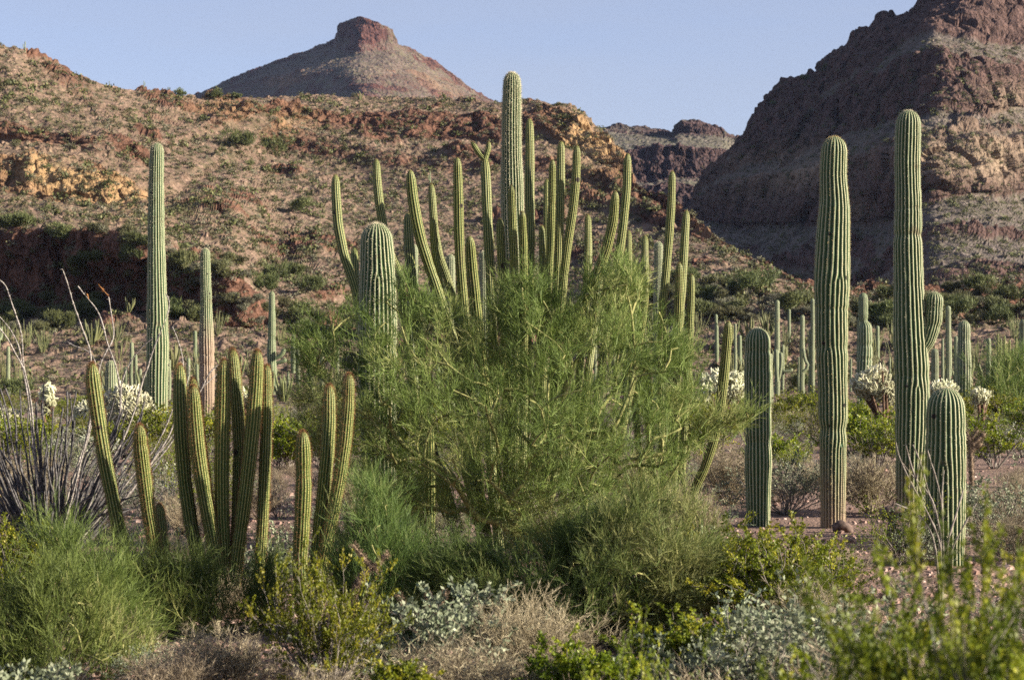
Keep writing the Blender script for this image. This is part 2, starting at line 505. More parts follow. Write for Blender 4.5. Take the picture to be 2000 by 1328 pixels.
def hill(name, curves, u0, u1, nu, rows, amps, mat, tans=(), cliffs=(), sc=1.0, T=9.0, dip=.12, ledge=1.0, seed=0, back=(30, 90, 200), rough=1.0, crop=1.0):
    """curves bottom to top, each a list of (column, row, distance) that gives the run of one contour of the hill;
    rows[k]: number of rows between curve k and k+1; amps[k]: how cliff-like that band is"""
    u = np.linspace(u0, u1, nu)
    Cy, Cd = [], []
    for c in curves:
        c = np.array(c, float)
        du = u[1] - u[0]; kw = max(3, int(26 / du)); ker = np.hanning(kw + 2)[1:-1]; ker /= ker.sum()
        sm = lambda a, w=ker: np.convolve(np.pad(a, len(w) // 2 + 1, 'edge'), w, 'same')[len(w) // 2 + 1:][:len(a)]
        yy = np.interp(u, c[:, 0], c[:, 1]); dd = np.interp(u, c[:, 0], c[:, 2])
        kw2 = np.hanning(max(3, int(60 / du)) + 2)[1:-1]; kw2 /= kw2.sum()
        Cy.append(yy if c is curves[-1] or len(Cy) == len(curves) - 1 else sm(yy)); Cd.append(sm(dd, kw2))
    Cy = [np.maximum(c_, Cy[-1] + .6 * (len(Cy) - 1 - i_)) for i_, c_ in enumerate(Cy)]
    PY, DD, CL = [], [], []
    for k in range(len(curves) - 1):
        tt = np.arange(rows[k]) / rows[k]
        if k == len(curves) - 2: tt = np.linspace(0, 1, rows[k])
        for t in tt:
            PY.append(Cy[k] * (1 - t) + Cy[k + 1] * t); DD.append(Cd[k] * (1 - t) + Cd[k + 1] * t)
            am_ = amps[k]
            CL.append(np.full(nu, am_) if np.isscalar(am_) else np.interp(u, [a_[0] for a_ in am_], [a_[1] for a_ in am_]))
    PY, DD, CL = map(np.array, (PY, DD, CL))
    U = np.broadcast_to(u, PY.shape)
    # soften where bands meet
    for _ in range(3):
        CL[1:-1] = (CL[:-2] + 2 * CL[1:-1] + CL[2:]) / 4
        DD[1:-1] = (DD[:-2] + 2 * DD[1:-1] + DD[2:]) / 4
    P = at(U, PY, DD)
    pw = P / sc
    # fade of the noise at the foot so that the toe stays in the ground
    wob = fbm(pw * .02 + seed, 4)
    s_ = P[..., 2] + dip * P[..., 0] + 5 * sc * wob + 1.2 * sc * perlin(pw * .2)
    k_ = (s_ / (T * sc)) % 1.0
    am = np.clip(.35 + 1.6 * fbm(pw * .03 + 40 + seed, 3), 0, 1.3) * ledge
    off = (np.minimum(k_ / .78, 1) - k_) * T * sc * 2.0 * am
    steep = np.clip((k_ - .74) * 14, 0, 1) * np.clip((1.0 - k_) * 16, 0, 1) * am
    CL = np.maximum(CL, np.clip((fbm(pw * .055 + 60 + seed, 4) - .26) * 5, 0, .8) * crop)
    for (cx, cy, rx, ry, rot, v) in cliffs: CL = np.maximum(CL, v * blob(U, PY, cx, cy, rx, ry, rot))
    gy = np.gradient(P, axis=0); gx = np.gradient(P, axis=1)
    N = unit(np.cross(gx, gy))
    P[..., 1] += off
    # rocky relief
    q = P / sc * np.array([1, 1, .6])
    d1, d2, hid = cells(q * .22 + .35 * np.stack([perlin(q * .5 + 5), perlin(q * .5 + 9), perlin(q * .5 + 13)], -1))
    crag = (d2 - d1)
    blockh = (hid % 17) / 17.0 - .5
    cm = np.clip(CL + steep * .8 + .25 * perlin(pw * .15 + 3), 0, 1)
    g1_, g2_, gh = cells(q * .62 + 2.0)
    disp = cm * (.85 * ridged(q * .13 + seed, 5, .55) + 1.4 * blockh + 1.2 * np.minimum(crag, .4) + .55 * ((gh % 13) / 13.0 - .5) + .5 * np.minimum(g2_ - g1_, .35)) * sc * rough
    tl = 1 - cm
    e1, e2, h2 = cells(P / sc * .75)
    disp += tl * sc * rough * (2.2 * fbm(pw * .028 + 7, 3) + .9 * fbm(pw * .1 + 7, 4) + .8 * np.clip(.46 - e1, 0, 1) * (h2 % 3 == 0) * 2 + .10 * fbm(pw * 1.1, 2))
    fd = np.clip(np.linspace(0, 12, P.shape[0]), 0, 1)[:, None]
    P = P + N * (disp * fd)[..., None]
    tan_ = np.zeros(PY.shape)
    for (cx, cy, rx, ry, rot, v) in tans: tan_ = np.maximum(tan_, v * blob(U, PY, cx, cy, rx, ry, rot))
    tan_ = np.clip(tan_ + .35 * tan_ * perlin(pw * .12) * 2, 0, 1)
    # the far side, falling away
    add, ca, ta = [], [], []
    for i, bk in enumerate(back):
        L = P[-1].copy(); L[:, 1] += bk * sc; L[:, 2] -= bk * sc * .45; L[:, 2] += 3 * sc * perlin(L / sc * .05)
        L[:, 2] = np.maximum(L[:, 2], -2) if i < len(back) - 1 else -2
        add.append(L); ca.append(np.zeros(nu)); ta.append(np.zeros(nu))
    P = np.concatenate([P, np.array(add)]); cm = np.concatenate([cm, ca]); tan_ = np.concatenate([tan_, ta])
    ny = P.shape[0]
    idx = np.arange(ny * nu).reshape(ny, nu)
    Fq = np.stack([idx[:-1, :-1], idx[:-1, 1:], idx[1:, 1:], idx[1:, :-1]], -1).reshape(-1, 4)
    me = mesh(name, P.reshape(-1, 3), [(Fq, 0)], [mat], {'cliff': cm, 'tan': tan_}, smooth=False)
    o = link(name, me); tag(o, None, None, kind='structure')
    # coarse copy for finding where plants stand
    Pc = P[::2, ::2]; h_, w_ = Pc.shape[:2]; id2 = np.arange(h_ * w_).reshape(h_, w_)
    f2 = np.stack([id2[:-1, :-1], id2[:-1, 1:], id2[1:, 1:], id2[1:, :-1]], -1).reshape(-1, 4)
    TERR.append((name, BVHTree.FromPolygons(Pc.reshape(-1, 3).tolist(), f2.tolist())))
    return o


ridgeA = [(-250, 70, 285), (0, 98, 295), (30, 98, 296), (60, 108, 300), (100, 125, 302), (150, 147, 305), (200, 158, 308), (240, 168, 312), (290, 178, 318),
          (340, 187, 325), (400, 192, 340), (450, 195, 348), (520, 192, 352), (600, 191, 355), (700, 190, 358), (780, 194, 358), (860, 192, 356),
          (900, 196, 354), (960, 197, 352), (1000, 201, 350), (1050, 203, 348), (1100, 212, 345), (1140, 235, 342), (1175, 262, 338), (1200, 290, 334),
          (1212, 318, 330), (1225, 352, 320), (1250, 382, 300), (1290, 405, 285), (1320, 432, 272), (1350, 455, 262), (1400, 487, 250), (1450, 517, 240),
          (1500, 542, 232), (1560, 566, 226), (1620, 578, 226), (1700, 588, 232), (1780, 588, 238), (1850, 580, 240), (1950, 572, 244), (2100, 566, 250), (2300, 560, 255)]
f0 = [(-250, 806, 102), (2300, 806, 102)]
f1 = [(-250, 735, 138), (700, 735, 138), (1400, 740, 132), (2300, 735, 138)]
f2 = [(-250, 690, 165), (400, 695, 160), (800, 690, 160), (1400, 700, 152), (2300, 690, 160)]
c3 = [(-250, 600, 205), (0, 612, 203), (100, 608, 199), (200, 604, 194), (300, 606, 187), (345, 618, 183), (400, 640, 180), (480, 648, 178), (540, 632, 190), (620, 602, 210), (700, 596, 215), (900, 580, 220),
      (1100, 590, 214), (1300, 608, 195), (1450, 628, 180), (1560, 640, 176), (1800, 640, 180), (2300, 640, 185)]
c4 = [(-250, 470, 203), (0, 458, 201), (100, 452, 196), (200, 458, 191), (280, 478, 185), (345, 535, 183), (400, 545, 182), (450, 560, 180), (490, 600, 181), (540, 610, 197), (620, 560, 216), (700, 562, 222), (900, 560, 226),
      (1100, 572, 219), (1300, 588, 199), (1450, 596, 184), (1560, 600, 182), (1800, 606, 190), (2300, 606, 195)]
c5 = [(-250, 390, 246), (0, 388, 246), (100, 396, 246), (200, 405, 246), (300, 400, 250), (400, 345, 276), (480, 300, 300), (530, 290, 316), (600, 300, 316), (700, 318, 312), (800, 330, 308), (900, 335, 306),
      (1000, 332, 306), (1100, 345, 300), (1180, 375, 290), (1230, 415, 275), (1290, 450, 256), (1350, 480, 243), (1450, 530, 226), (1560, 576, 215), (1800, 594, 222), (2300, 590, 230)]
c6 = [(-250, 318, 250), (0, 322, 250), (100, 330, 250), (200, 345, 251), (300, 372, 254), (400, 322, 280), (480, 262, 306), (530, 240, 324), (600, 262, 322), (700, 280, 318), (800, 300, 314), (900, 300, 312),
      (1000, 300, 312), (1100, 318, 306), (1180, 345, 296), (1230, 385, 281), (1290, 428, 262), (1350, 470, 247), (1450, 526, 228), (1560, 574, 217), (1800, 592, 224), (2300, 588, 232)]
c7 = [(-250, 250, 268), (0, 275, 268), (100, 285, 266), (200, 305, 264), (280, 320, 270), (400, 258, 306), (480, 236, 318), (530, 228, 328), (600, 246, 332), (700, 258, 332), (800, 272, 328), (900, 270, 328),
      (1000, 288, 326), (1050, 262, 328), (1100, 290, 322), (1150, 322, 316), (1180, 335, 310), (1212, 362, 304), (1250, 392, 290), (1290, 416, 274), (1350, 463, 254), (1450, 522, 234), (1560, 570, 221), (1800, 590, 230), (2300, 580, 240)]
c8 = [(-250, 215, 271), (0, 240, 271), (100, 258, 269), (200, 285, 267), (280, 302, 273), (400, 240, 309), (480, 214, 322), (530, 205, 332), (600, 216, 336), (700, 222, 338), (800, 222, 336), (900, 228, 336),
      (1000, 232, 334), (1050, 210, 338), (1100, 222, 334), (1140, 248, 330), (1175, 275, 326), (1200, 304, 320), (1212, 332, 314), (1250, 386, 295), (1290, 408, 281), (1350, 457, 260), (1450, 518, 238), (1560, 567, 224), (1800, 589, 235), (2300, 565, 248)]
hill('hills', [f0, f1, f2, c3, c4, c5, c6, c7, c8, ridgeA], -160, 2160, 1080, [50, 50, 70, 90, 130, 60, 70, 60, 50],
     [0, .1, .2, [(300, .95), (490, .9), (540, .3), (700, .35), (850, .1), (1200, .1), (1330, .15), (1500, .2), (1600, .5)], .05, [(0, .7), (240, .6), (320, .05), (470, .1), (540, .6), (700, .35), (900, .5), (1100, .5)], .1,
      [(0, .7), (160, .6), (260, .1), (380, .2), (470, .9), (600, .8), (760, .5), (1000, .7), (1100, 1)], .2], M['hill'],
     tans=[(150, 365, 180, 42, .25, 1.0), (230, 410, 90, 22, .3, .9), (1160, 290, 75, 60, .7, 1.0), (560, 245, 50, 25, 0, .5), (1130, 250, 40, 30, .6, .8), (430, 215, 70, 25, .2, .4), (1400, 480, 60, 12, .5, .6)],
     cliffs=[(60, 265, 90, 22, .3, .8), (250, 300, 70, 20, .5, .8), (430, 220, 90, 25, .1, .7), (700, 240, 160, 26, 0, .8), (1270, 405, 45, 26, .6, .9), (1560, 600, 160, 20, .1, .6), (1900, 600, 160, 20, 0, .7), (640, 575, 50, 20, 0, .7),
             (120, 150, 90, 30, .4, .6)],
     sc=1.0, T=8, dip=.16, ledge=.3, seed=3)

# the dark mountain on the right
m0 = [(1300, 640, 430), (1500, 640, 400), (1700, 635, 350), (1850, 630, 310), (2000, 620, 300), (2400, 600, 300)]
m1 = [(1300, 455, 640), (1370, 430, 610), (1450, 445, 560), (1600, 440, 490), (1750, 430, 420), (1820, 400, 392), (1900, 385, 402), (2000, 375, 434), (2150, 400, 534), (2400, 450, 624), (3000, 520, 724)]
m2 = [(1300, 440, 650), (1370, 380, 618), (1450, 350, 570), (1600, 330, 500), (1750, 290, 432), (1820, 270, 404), (1900, 270, 412), (2000, 265, 444), (2150, 300, 544), (2400, 390, 640), (3000, 480, 740)]
m3 = [(1300, 430, 660), (1370, 368, 628), (1450, 325, 590), (1600, 290, 530), (1750, 240, 470), (1820, 225, 450), (1900, 222, 454), (2000, 215, 486), (2150, 240, 584), (2400, 330, 664), (3000, 440, 764)]
m4 = [(1300, 425, 665), (1370, 360, 634), (1450, 300, 600), (1520, 240, 585), (1600, 215, 556), (1750, 130, 492), (1820, 100, 470), (1900, 120, 470), (2000, 140, 498), (2150, 170, 604), (2400, 240, 684), (3000, 380, 784)]
m5 = [(1300, 422, 670), (1370, 352, 638), (1450, 296, 610), (1520, 222, 600), (1600, 185, 580), (1750, 100, 530), (1820, 60, 500), (1900, 80, 500), (2000, 95, 522), (2150, 110, 634), (2400, 170, 704), (3000, 330, 804)]
m6 = [(1300, 560, 690), (1340, 470, 680), (1362, 412, 668), (1380, 355, 656), (1440, 300, 650), (1470, 262, 645), (1482, 240, 640), (1500, 208, 636), (1530, 176, 630), (1570, 155, 622), (1600, 140, 615), (1640, 112, 606), (1660, 98, 600), (1680, 74, 596), (1700, 56, 590),
      (1740, 44, 582), (1790, 32, 572), (1812, 12, 566), (1835, -20, 560), (1900, -70, 552), (2000, -140, 560), (2150, -190, 600), (2400, -250, 670), (2700, -150, 730), (3000, 150, 760)]  # unseen ridge past the right frame edge, shaped to cast shade leftward
hill('mountain', [m0, m1, m2, m3, m4, m5, m6], 1330, 2950, 800, [110, 70, 40, 90, 36, 90], [.15, .9, .2, .95, .3, .85], M['mount'],
     tans=[(1580, 335, 170, 42, -.2, .8), (1910, 310, 150, 50, 0, 1.0), (1960, 200, 60, 30, 0, .5), (1480, 330, 60, 30, 0, .6), (1690, 400, 30, 30, 0, .7)], cliffs=[(1690, 405, 34, 30, 0, .7), (1550, 440, 40, 20, 0, .5)], sc=1.7, T=7, dip=-.05, ledge=1.0, seed=11, back=(20, 60, 160))

# far low mesas between the two
e0 = [(1050, 460, 760), (1600, 460, 760)]
e1 = [(1050, 410, 800), (1230, 412, 800), (1400, 412, 790), (1600, 420, 790)]
e2 = [(1050, 372, 808), (1230, 375, 808), (1330, 365, 806), (1400, 378, 800), (1600, 380, 800)]
e3 = [(1050, 355, 850), (1230, 357, 850), (1400, 350, 850), (1600, 350, 850)]
e4 = [(1050, 300, 862), (1200, 305, 862), (1260, 292, 860), (1330, 288, 858), (1380, 290, 856), (1412, 300, 860), (1440, 318, 880), (1600, 330, 880)]
e5 = [(1050, 285, 960), (1180, 262, 960), (1250, 268, 960), (1310, 270, 955), (1318, 266, 950), (1400, 270, 950), (1430, 272, 960), (1600, 300, 980)]
e6 = [(1050, 275, 1000), (1150, 258, 990), (1185, 249, 985), (1215, 246, 982), (1260, 251, 980), (1300, 259, 975), (1316, 262, 958), (1322, 246, 956), (1332, 238, 956), (1350, 236, 956), (1372, 240, 956), (1400, 249, 956), (1416, 262, 958), (1440, 270, 975),
      (1470, 278, 985), (1600, 300, 990)]
hill('far_mesa', [e0, e1, e2, e3, e4, e5, e6], 1100, 1560, 300, [30, 40, 24, 60, 34, 34], [.1, .9, .1, .95, .1, .5], M['mesa'],
     cliffs=[(1365, 255, 60, 16, 0, 1.0)], sc=1.6, T=10, dip=0, ledge=.5, seed=21, back=(40, 120, 300))

# the pointed butte behind the ridge
k0 = [(250, 270, 1560), (500, 270, 1480), (720, 270, 1330), (900, 270, 1430), (1120, 270, 1560)]
k1 = [(250, 250, 1590), (420, 196, 1590), (520, 185, 1530), (640, 180, 1440), (720, 180, 1400), (820, 180, 1440), (900, 195, 1500), (960, 215, 1560), (1120, 250, 1590)]
k2 = [(250, 245, 1600), (420, 180, 1610), (520, 150, 1570), (600, 140, 1500), (680, 150, 1440), (720, 150, 1435), (800, 150, 1470), (860, 158, 1530), (900, 180, 1560), (960, 205, 1585), (1120, 246, 1600)]
k3 = [(250, 240, 1610), (420, 174, 1620), (520, 132, 1600), (600, 108, 1565), (636, 96, 1545), (700, 100, 1500), (772, 98, 1530), (800, 106, 1550), (860, 140, 1580), (900, 170, 1590), (960, 200, 1600), (1120, 244, 1610)]
k4 = [(250, 238, 1640), (330, 212, 1640), (390, 187, 1640), (420, 171, 1636), (470, 146, 1625), (520, 128, 1615), (560, 116, 1600), (600, 101, 1585), (640, 86, 1568), (654, 76, 1562), (660, 60, 1540), (668, 46, 1525), (688, 38, 1515), (705, 34, 1512),
      (722, 38, 1512), (745, 48, 1518), (764, 58, 1528), (769, 74, 1540), (776, 88, 1552), (800, 98, 1570), (830, 114, 1584), (870, 140, 1600), (900, 163, 1608), (925, 182, 1612), (950, 195, 1620), (1000, 214, 1630), (1120, 242, 1640)]
hill('peak', [k0, k1, k2, k3, k4], 260, 1110, 480, [56, 50, 56, 70], [.3, .4, .2, .45], M['peak'],
     tans=[(560, 160, 60, 14, -.3, .7), (850, 165, 60, 16, .5, .6), (740, 140, 60, 12, 0, .4)], cliffs=[(712, 66, 62, 26, 0, .9), (720, 190, 60, 20, .5, .6), (840, 170, 60, 14, .6, .8)], sc=2.0, T=10, dip=0, ledge=.6, rough=.9, seed=31, back=(30, 90, 260))


def hit(px, py):
    """where the line of sight through (px, py) meets the land"""
    d = Vector(ray(px, py)); o = Vector((0, 0, HCAM)); best = None
    for nm, t in TERR:
        h = t.ray_cast(o, d)
        if h[0] is not None and (best is None or h[3] < best[1]): best = (h[0], h[3], nm, h[1])
    return best

# ------------------------------------------------------------------ cacti
def column(mb, path, radii, n, depth, rng, step=.03, seg=8, dome=1.0, spines=None, woody=None, dislo=(), wob=.04, fade_tip=True, bare=0.0):
    """one ribbed cactus column. path from BASE to TIP (k,3); radii at path points; spines = (spacing, count, length, width)"""
    path = np.asarray(path, float); radii = np.asarray(radii, float)
    seglen = np.linalg.norm(np.diff(path, axis=0), axis=1); S = np.concatenate([[0], np.cumsum(seglen)]); L = S[-1]
    fine = np.linspace(0, L, 200)
    pf = np.stack([np.interp(fine, S, path[:, i]) for i in range(3)], 1); rf = np.interp(fine, S, radii)
    if len(path) > 2:
        kw = 13; ker = np.hanning(kw + 2)[1:-1]; ker /= ker.sum()
        def sm(a):
            lo = 2 * a[0] - a[1:kw][::-1]; hi = 2 * a[-1] - a[-kw:-1][::-1]
            return np.convolve(np.concatenate([lo, a, hi]), ker, 'same')[kw - 1:kw - 1 + len(a)]
        pf = np.stack([sm(pf[:, i]) for i in range(3)], 1); rf = sm(rf)
    rt = rf[-1]; dl = dome * rt * 1.25
    ns = max(int((L - dl) / step), 3)
    s1 = np.linspace(0, L - dl, ns, endpoint=False)
    nt_ = max(int(dl / step * 1.6), 7)
    s2 = L - dl + dl * np.sin(np.linspace(0, np.pi / 2, nt_)); s = np.concatenate([s1, s2])
    C = np.stack([np.interp(s, fine, pf[:, i]) for i in range(3)], 1); rad = np.interp(s, fine, rf)
    tt = np.clip((s - (L - dl)) / dl, 0, 1); rad = rad * np.sqrt(np.maximum(1 - tt ** 2.2, 0.0004))
    T = unit(np.gradient(C, axis=0)); T[-3:] = T[-4]
    ref = np.array([0, 1.0, 0]); Bx = unit(np.cross(np.broadcast_to(ref, T.shape), T)); By = np.cross(T, Bx)
    m = n * seg; th = np.arange(m) * 2 * np.pi / m; ph0 = rng.uniform(0, 6.28)
    TH, SS = np.meshgrid(th, s)
    PH = n * TH + ph0 + .55 * np.sin(SS * 1.7 + ph0 * 3) * wob * 10 * .5
    for (s0, t0) in dislo:
        tp = (TH - t0 + np.pi) % (2 * np.pi) - np.pi
        PH = PH + .5 * tp + np.arctan2(SS - s0, 2 * rt * np.tan(np.clip(tp / 2, -1.55, 1.55)) + 1e-9)
    a = np.abs(np.sin(PH / 2))
    nz = perlin(np.stack([np.full_like(s, ph0), s * 1.6, s * 0], -1)) * wob * 1.6 + perlin(np.stack([np.full_like(s, ph0 + 4), s * 7, s * 0], -1)) * wob * .6
    for _ in range(3 if L > 1 else 0):
        nz = nz - rng.uniform(.03, .11) * np.exp(-((s - rng.uniform(.15, .9) * L) / rng.uniform(.03, .08)) ** 2)
    d = depth * (1 - .5 * tt ** 3)[:, None]
    rib = 1 - d + d * a ** .75
    rib = rib + .25 * d * perlin(np.stack([np.cos(TH) * 4, np.sin(TH) * 4, SS * 5], -1)) * (1 - tt[:, None])
    Rr = rad[:, None] * (1 + nz[:, None] * (1 - tt[:, None])) * rib
    V = C[:, None] + Rr[..., None] * (Bx[:, None] * np.cos(TH)[..., None] + By[:, None] * np.sin(TH)[..., None])
    k = len(s); idx = np.arange(k * m).reshape(k, m)
    q = np.stack([idx[:-1], np.roll(idx[:-1], -1, 1), np.roll(idx[1:], -1, 1), idx[1:]], -1).reshape(-1, 4)
    t = a.copy(); t[-1] = 1.0
    t = np.maximum(t, np.clip(tt[:, None] * 1.9 - 1.25, 0, 1) * .99)
    wd = np.zeros_like(TH)
    if woody: 
        h0, h1 = woody
        wd = np.clip((h1 - SS + .5 * perlin(np.stack([np.cos(TH) * 2, np.sin(TH) * 2, SS * 1.1], -1))) / (h1 - h0 + 1e-6), 0, 1)
    mb.add(V, q, 0, t); mb.W.append(wd.ravel())
    if spines:
        spc, cnt, ln, wdh = spines
        every = max(int(round(spc / step)), 1)
        rows = np.arange(2, k - 1); rows = rows[(rows % every == 0) | (tt[rows] > .85)]
        rows = rows[s[rows] > bare]
        A = a[rows]; mx = (A >= np.roll(A, 1, 1)) & (A > np.roll(A, -1, 1)) & (A > .9)
        ri, ci = np.nonzero(mx); ri = rows[ri]
        B = V[ri, ci]; Nn = unit(V[ri, ci] - C[ri] + T[ri] * (tt[ri] * 1.2)[:, None] * rad[ri].max())
        B = np.repeat(B, cnt, 0); Nn = np.repeat(Nn, cnt, 0)
        dv = Nn + rng.normal(size=B.shape) * .65
        Vb, Fb = blades(rng, B - Nn * .002, dv, rng.uniform(.5, 1.1, len(B)) * ln, wdh)
        mb.add(Vb, Fb, 1, .5); mb.W.append(np.zeros(len(Vb)))


def cactus_mb():
    mb = MB(); mb.W = []; return mb


def cbuild(mb, name, mats, parent=None):
    me = mesh(name, np.concatenate(mb.V), mb.P, mats, {'t': np.concatenate(mb.A), 'woody': np.concatenate(mb.W)}, True)
    return link(name, me, parent)


def px_path(pts, D, end=None, dD=0.0, root=None):
    """picture-measured centre line, top first -> 3-D path base first, standing at distance D"""
    pts = np.array(pts, float)
    P = at(pts[:, 0], pts[:, 1], D + dD * np.linspace(1, .2, len(pts)))
    P = P[::-1]
    if end is not None: P = np.concatenate([np.array(end, float)[None], P])
    return P


def saguaro(label, D, pts, ws, n, depth, seed, arms=(), woody=None, dislo=(), spine=True, skin='sag', step=.03, group=None, spmat='sp_pale', spl=.032, spc=3):
    """pts top first, in picture measure; ws widths in picture measure at those points"""
    rng = np.random.default_rng(seed)
    xb = pts[-1][0]; base = foot(xb, D)
    root = link('saguaro', None, loc=base.tolist()); tag(root, label, 'cactus', group)
    k = D / F / 2
    P = px_path(pts, D); rad = np.array(ws, float)[::-1] * k
    if P[0, 2] > base[2] + .05: P = np.concatenate([base[None], P]); rad = np.concatenate([rad[:1], rad])
    P[0, 2] = base[2] - .06
    def make(name, P, rad, n_, dl, wd):
        mb = cactus_mb()
        column(mb, P - base, rad, n_, depth, rng, step=step, dislo=dl, woody=wd, wob=.06, spines=(step * 1.0001, spc, spl, max(.0022, D / 2048 * .22)) if spine else None)
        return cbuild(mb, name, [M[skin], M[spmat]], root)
    make('trunk', P, rad, n, dislo, woody)
    for (ap, aw, dD) in arms:
        A = np.array(ap, float); A3 = at(A[:, 0], A[:, 1], D + dD)[::-1]
        make('arm', A3, np.array(aw, float)[::-1] * k, max(8, n - 4), (), None)
    return root


G_BIG = 'tall saguaros standing on the flat'
saguaro('tall thick saguaro with a cream tip and pinched shoulder, left of the tallest right-hand one', 28.4,
        [(1630, 267), (1629, 300), (1627, 345), (1630, 400), (1627, 470), (1625, 540), (1624, 620), (1625, 700), (1627, 780), (1627, 860), (1627, 940), (1627, 1035)],
        [50, 50, 53, 60, 67, 68, 64, 60, 57, 53, 49, 48], 21, .17, 1, dislo=[(3.5, -1.25), (1.2, -1.0), (2.5, -2.0)], woody=(.2, 1.0), group=G_BIG, spmat='sp_gold', spc=4)
saguaro('tallest right-hand saguaro, with one stubby upturned arm on its right side', 30.3,
        [(1775, 216), (1774, 250), (1772, 320), (1774, 400), (1773, 480), (1775, 560), (1777, 640), (1781, 720), (1782, 800), (1780, 880), (1778, 950), (1778, 1010)],
        [48, 48, 50, 53, 56, 59, 63, 67, 66, 62, 58, 56], 22, .17, 2, arms=[([(1825, 570), (1824, 600), (1822, 630), (1812, 665), (1798, 690), (1786, 705)], [38, 38, 36, 30, 24, 22], -.05)],
        dislo=[(2.0, -1.4)], woody=(.1, .8), group=G_BIG)
saguaro('short barrel-shaped young saguaro in front of the tall one with the stubby arm', 23.2,
        [(1848, 757), (1847, 800), (1847, 860), (1847, 930), (1847, 1000), (1848, 1100)], [70, 74, 78, 78, 76, 70], 24, .17, 3, group=G_BIG, dislo=[(1.2, -1.9)])
saguaro('short thick dark saguaro standing in the shadow to the left of the tall thick one', 28.9,
        [(1480, 640), (1480, 680), (1480, 740), (1480, 820), (1481, 900), (1481, 1020)], [48, 50, 53, 53, 52, 46], 22, .17, 4, group=G_BIG)
saguaro('very tall slender saguaro rising highest above the organ pipe stems in the middle', 34.0,
        [(1000, 142), (1000, 180), (999, 240), (999, 300), (1000, 360), (1001, 420), (1005, 500), (1010, 600), (1012, 720), (1012, 980)], [34, 35, 38, 40, 43, 46, 46, 46, 46, 44], 22, .17, 5, group=G_BIG, spl=.045, spc=6)
saguaro('stout pale saguaro with a domed top behind the left side of the big green tree', 24.0,
        [(735, 436), (736, 480), (738, 530), (738, 590), (738, 660), (738, 760), (740, 860), (740, 1050)], [60, 64, 68, 72, 74, 74, 70, 66], 24, .17, 6, dislo=[(3.3, -1.5), (3.9, -1.1)], group=G_BIG, spl=.036, spc=5)
saguaro('tall armless light green saguaro on the left, behind the ocotillo', 60.0,
        [(307, 280), (306, 310), (305, 360), (305, 450), (306, 540), (307, 600), (308, 680), (307, 760), (308, 866)], [26, 27, 30, 33, 36, 40, 44, 42, 34], 19, .16, 7, group=G_BIG, step=.08, dislo=[(3.5, -1.2)], spl=.05)
saguaro('slim saguaro with a woody brown lower half, second from the left', 66.0,
        [(401, 485), (401, 520), (402, 560), (403, 600), (403, 660), (404, 720), (405, 780), (404, 855)], [18, 20, 21, 22, 30, 30, 28, 26], 17, .16, 8, group=G_BIG, step=.08, woody=(3.0, 4.1), spl=.05)
saguaro('slender grey-green saguaro with small curled arms low down, left of the big green tree', 120.0,
        [(531, 569), (531, 600), (531, 640), (530, 690), (533, 740), (534, 793)], [11, 13, 15, 18, 17, 16], 14, .14, 9, arms=[([(556, 680), (552, 690), (546, 697), (538, 700)], [9, 9, 8, 7], -.3), ([(560, 702), (552, 706), (540, 709)], [9, 9, 7], -.5), ([(531, 709), (531, 720), (532, 735)], [9, 9, 8], -1.0)], step=.15, spine=False, group=G_BIG)

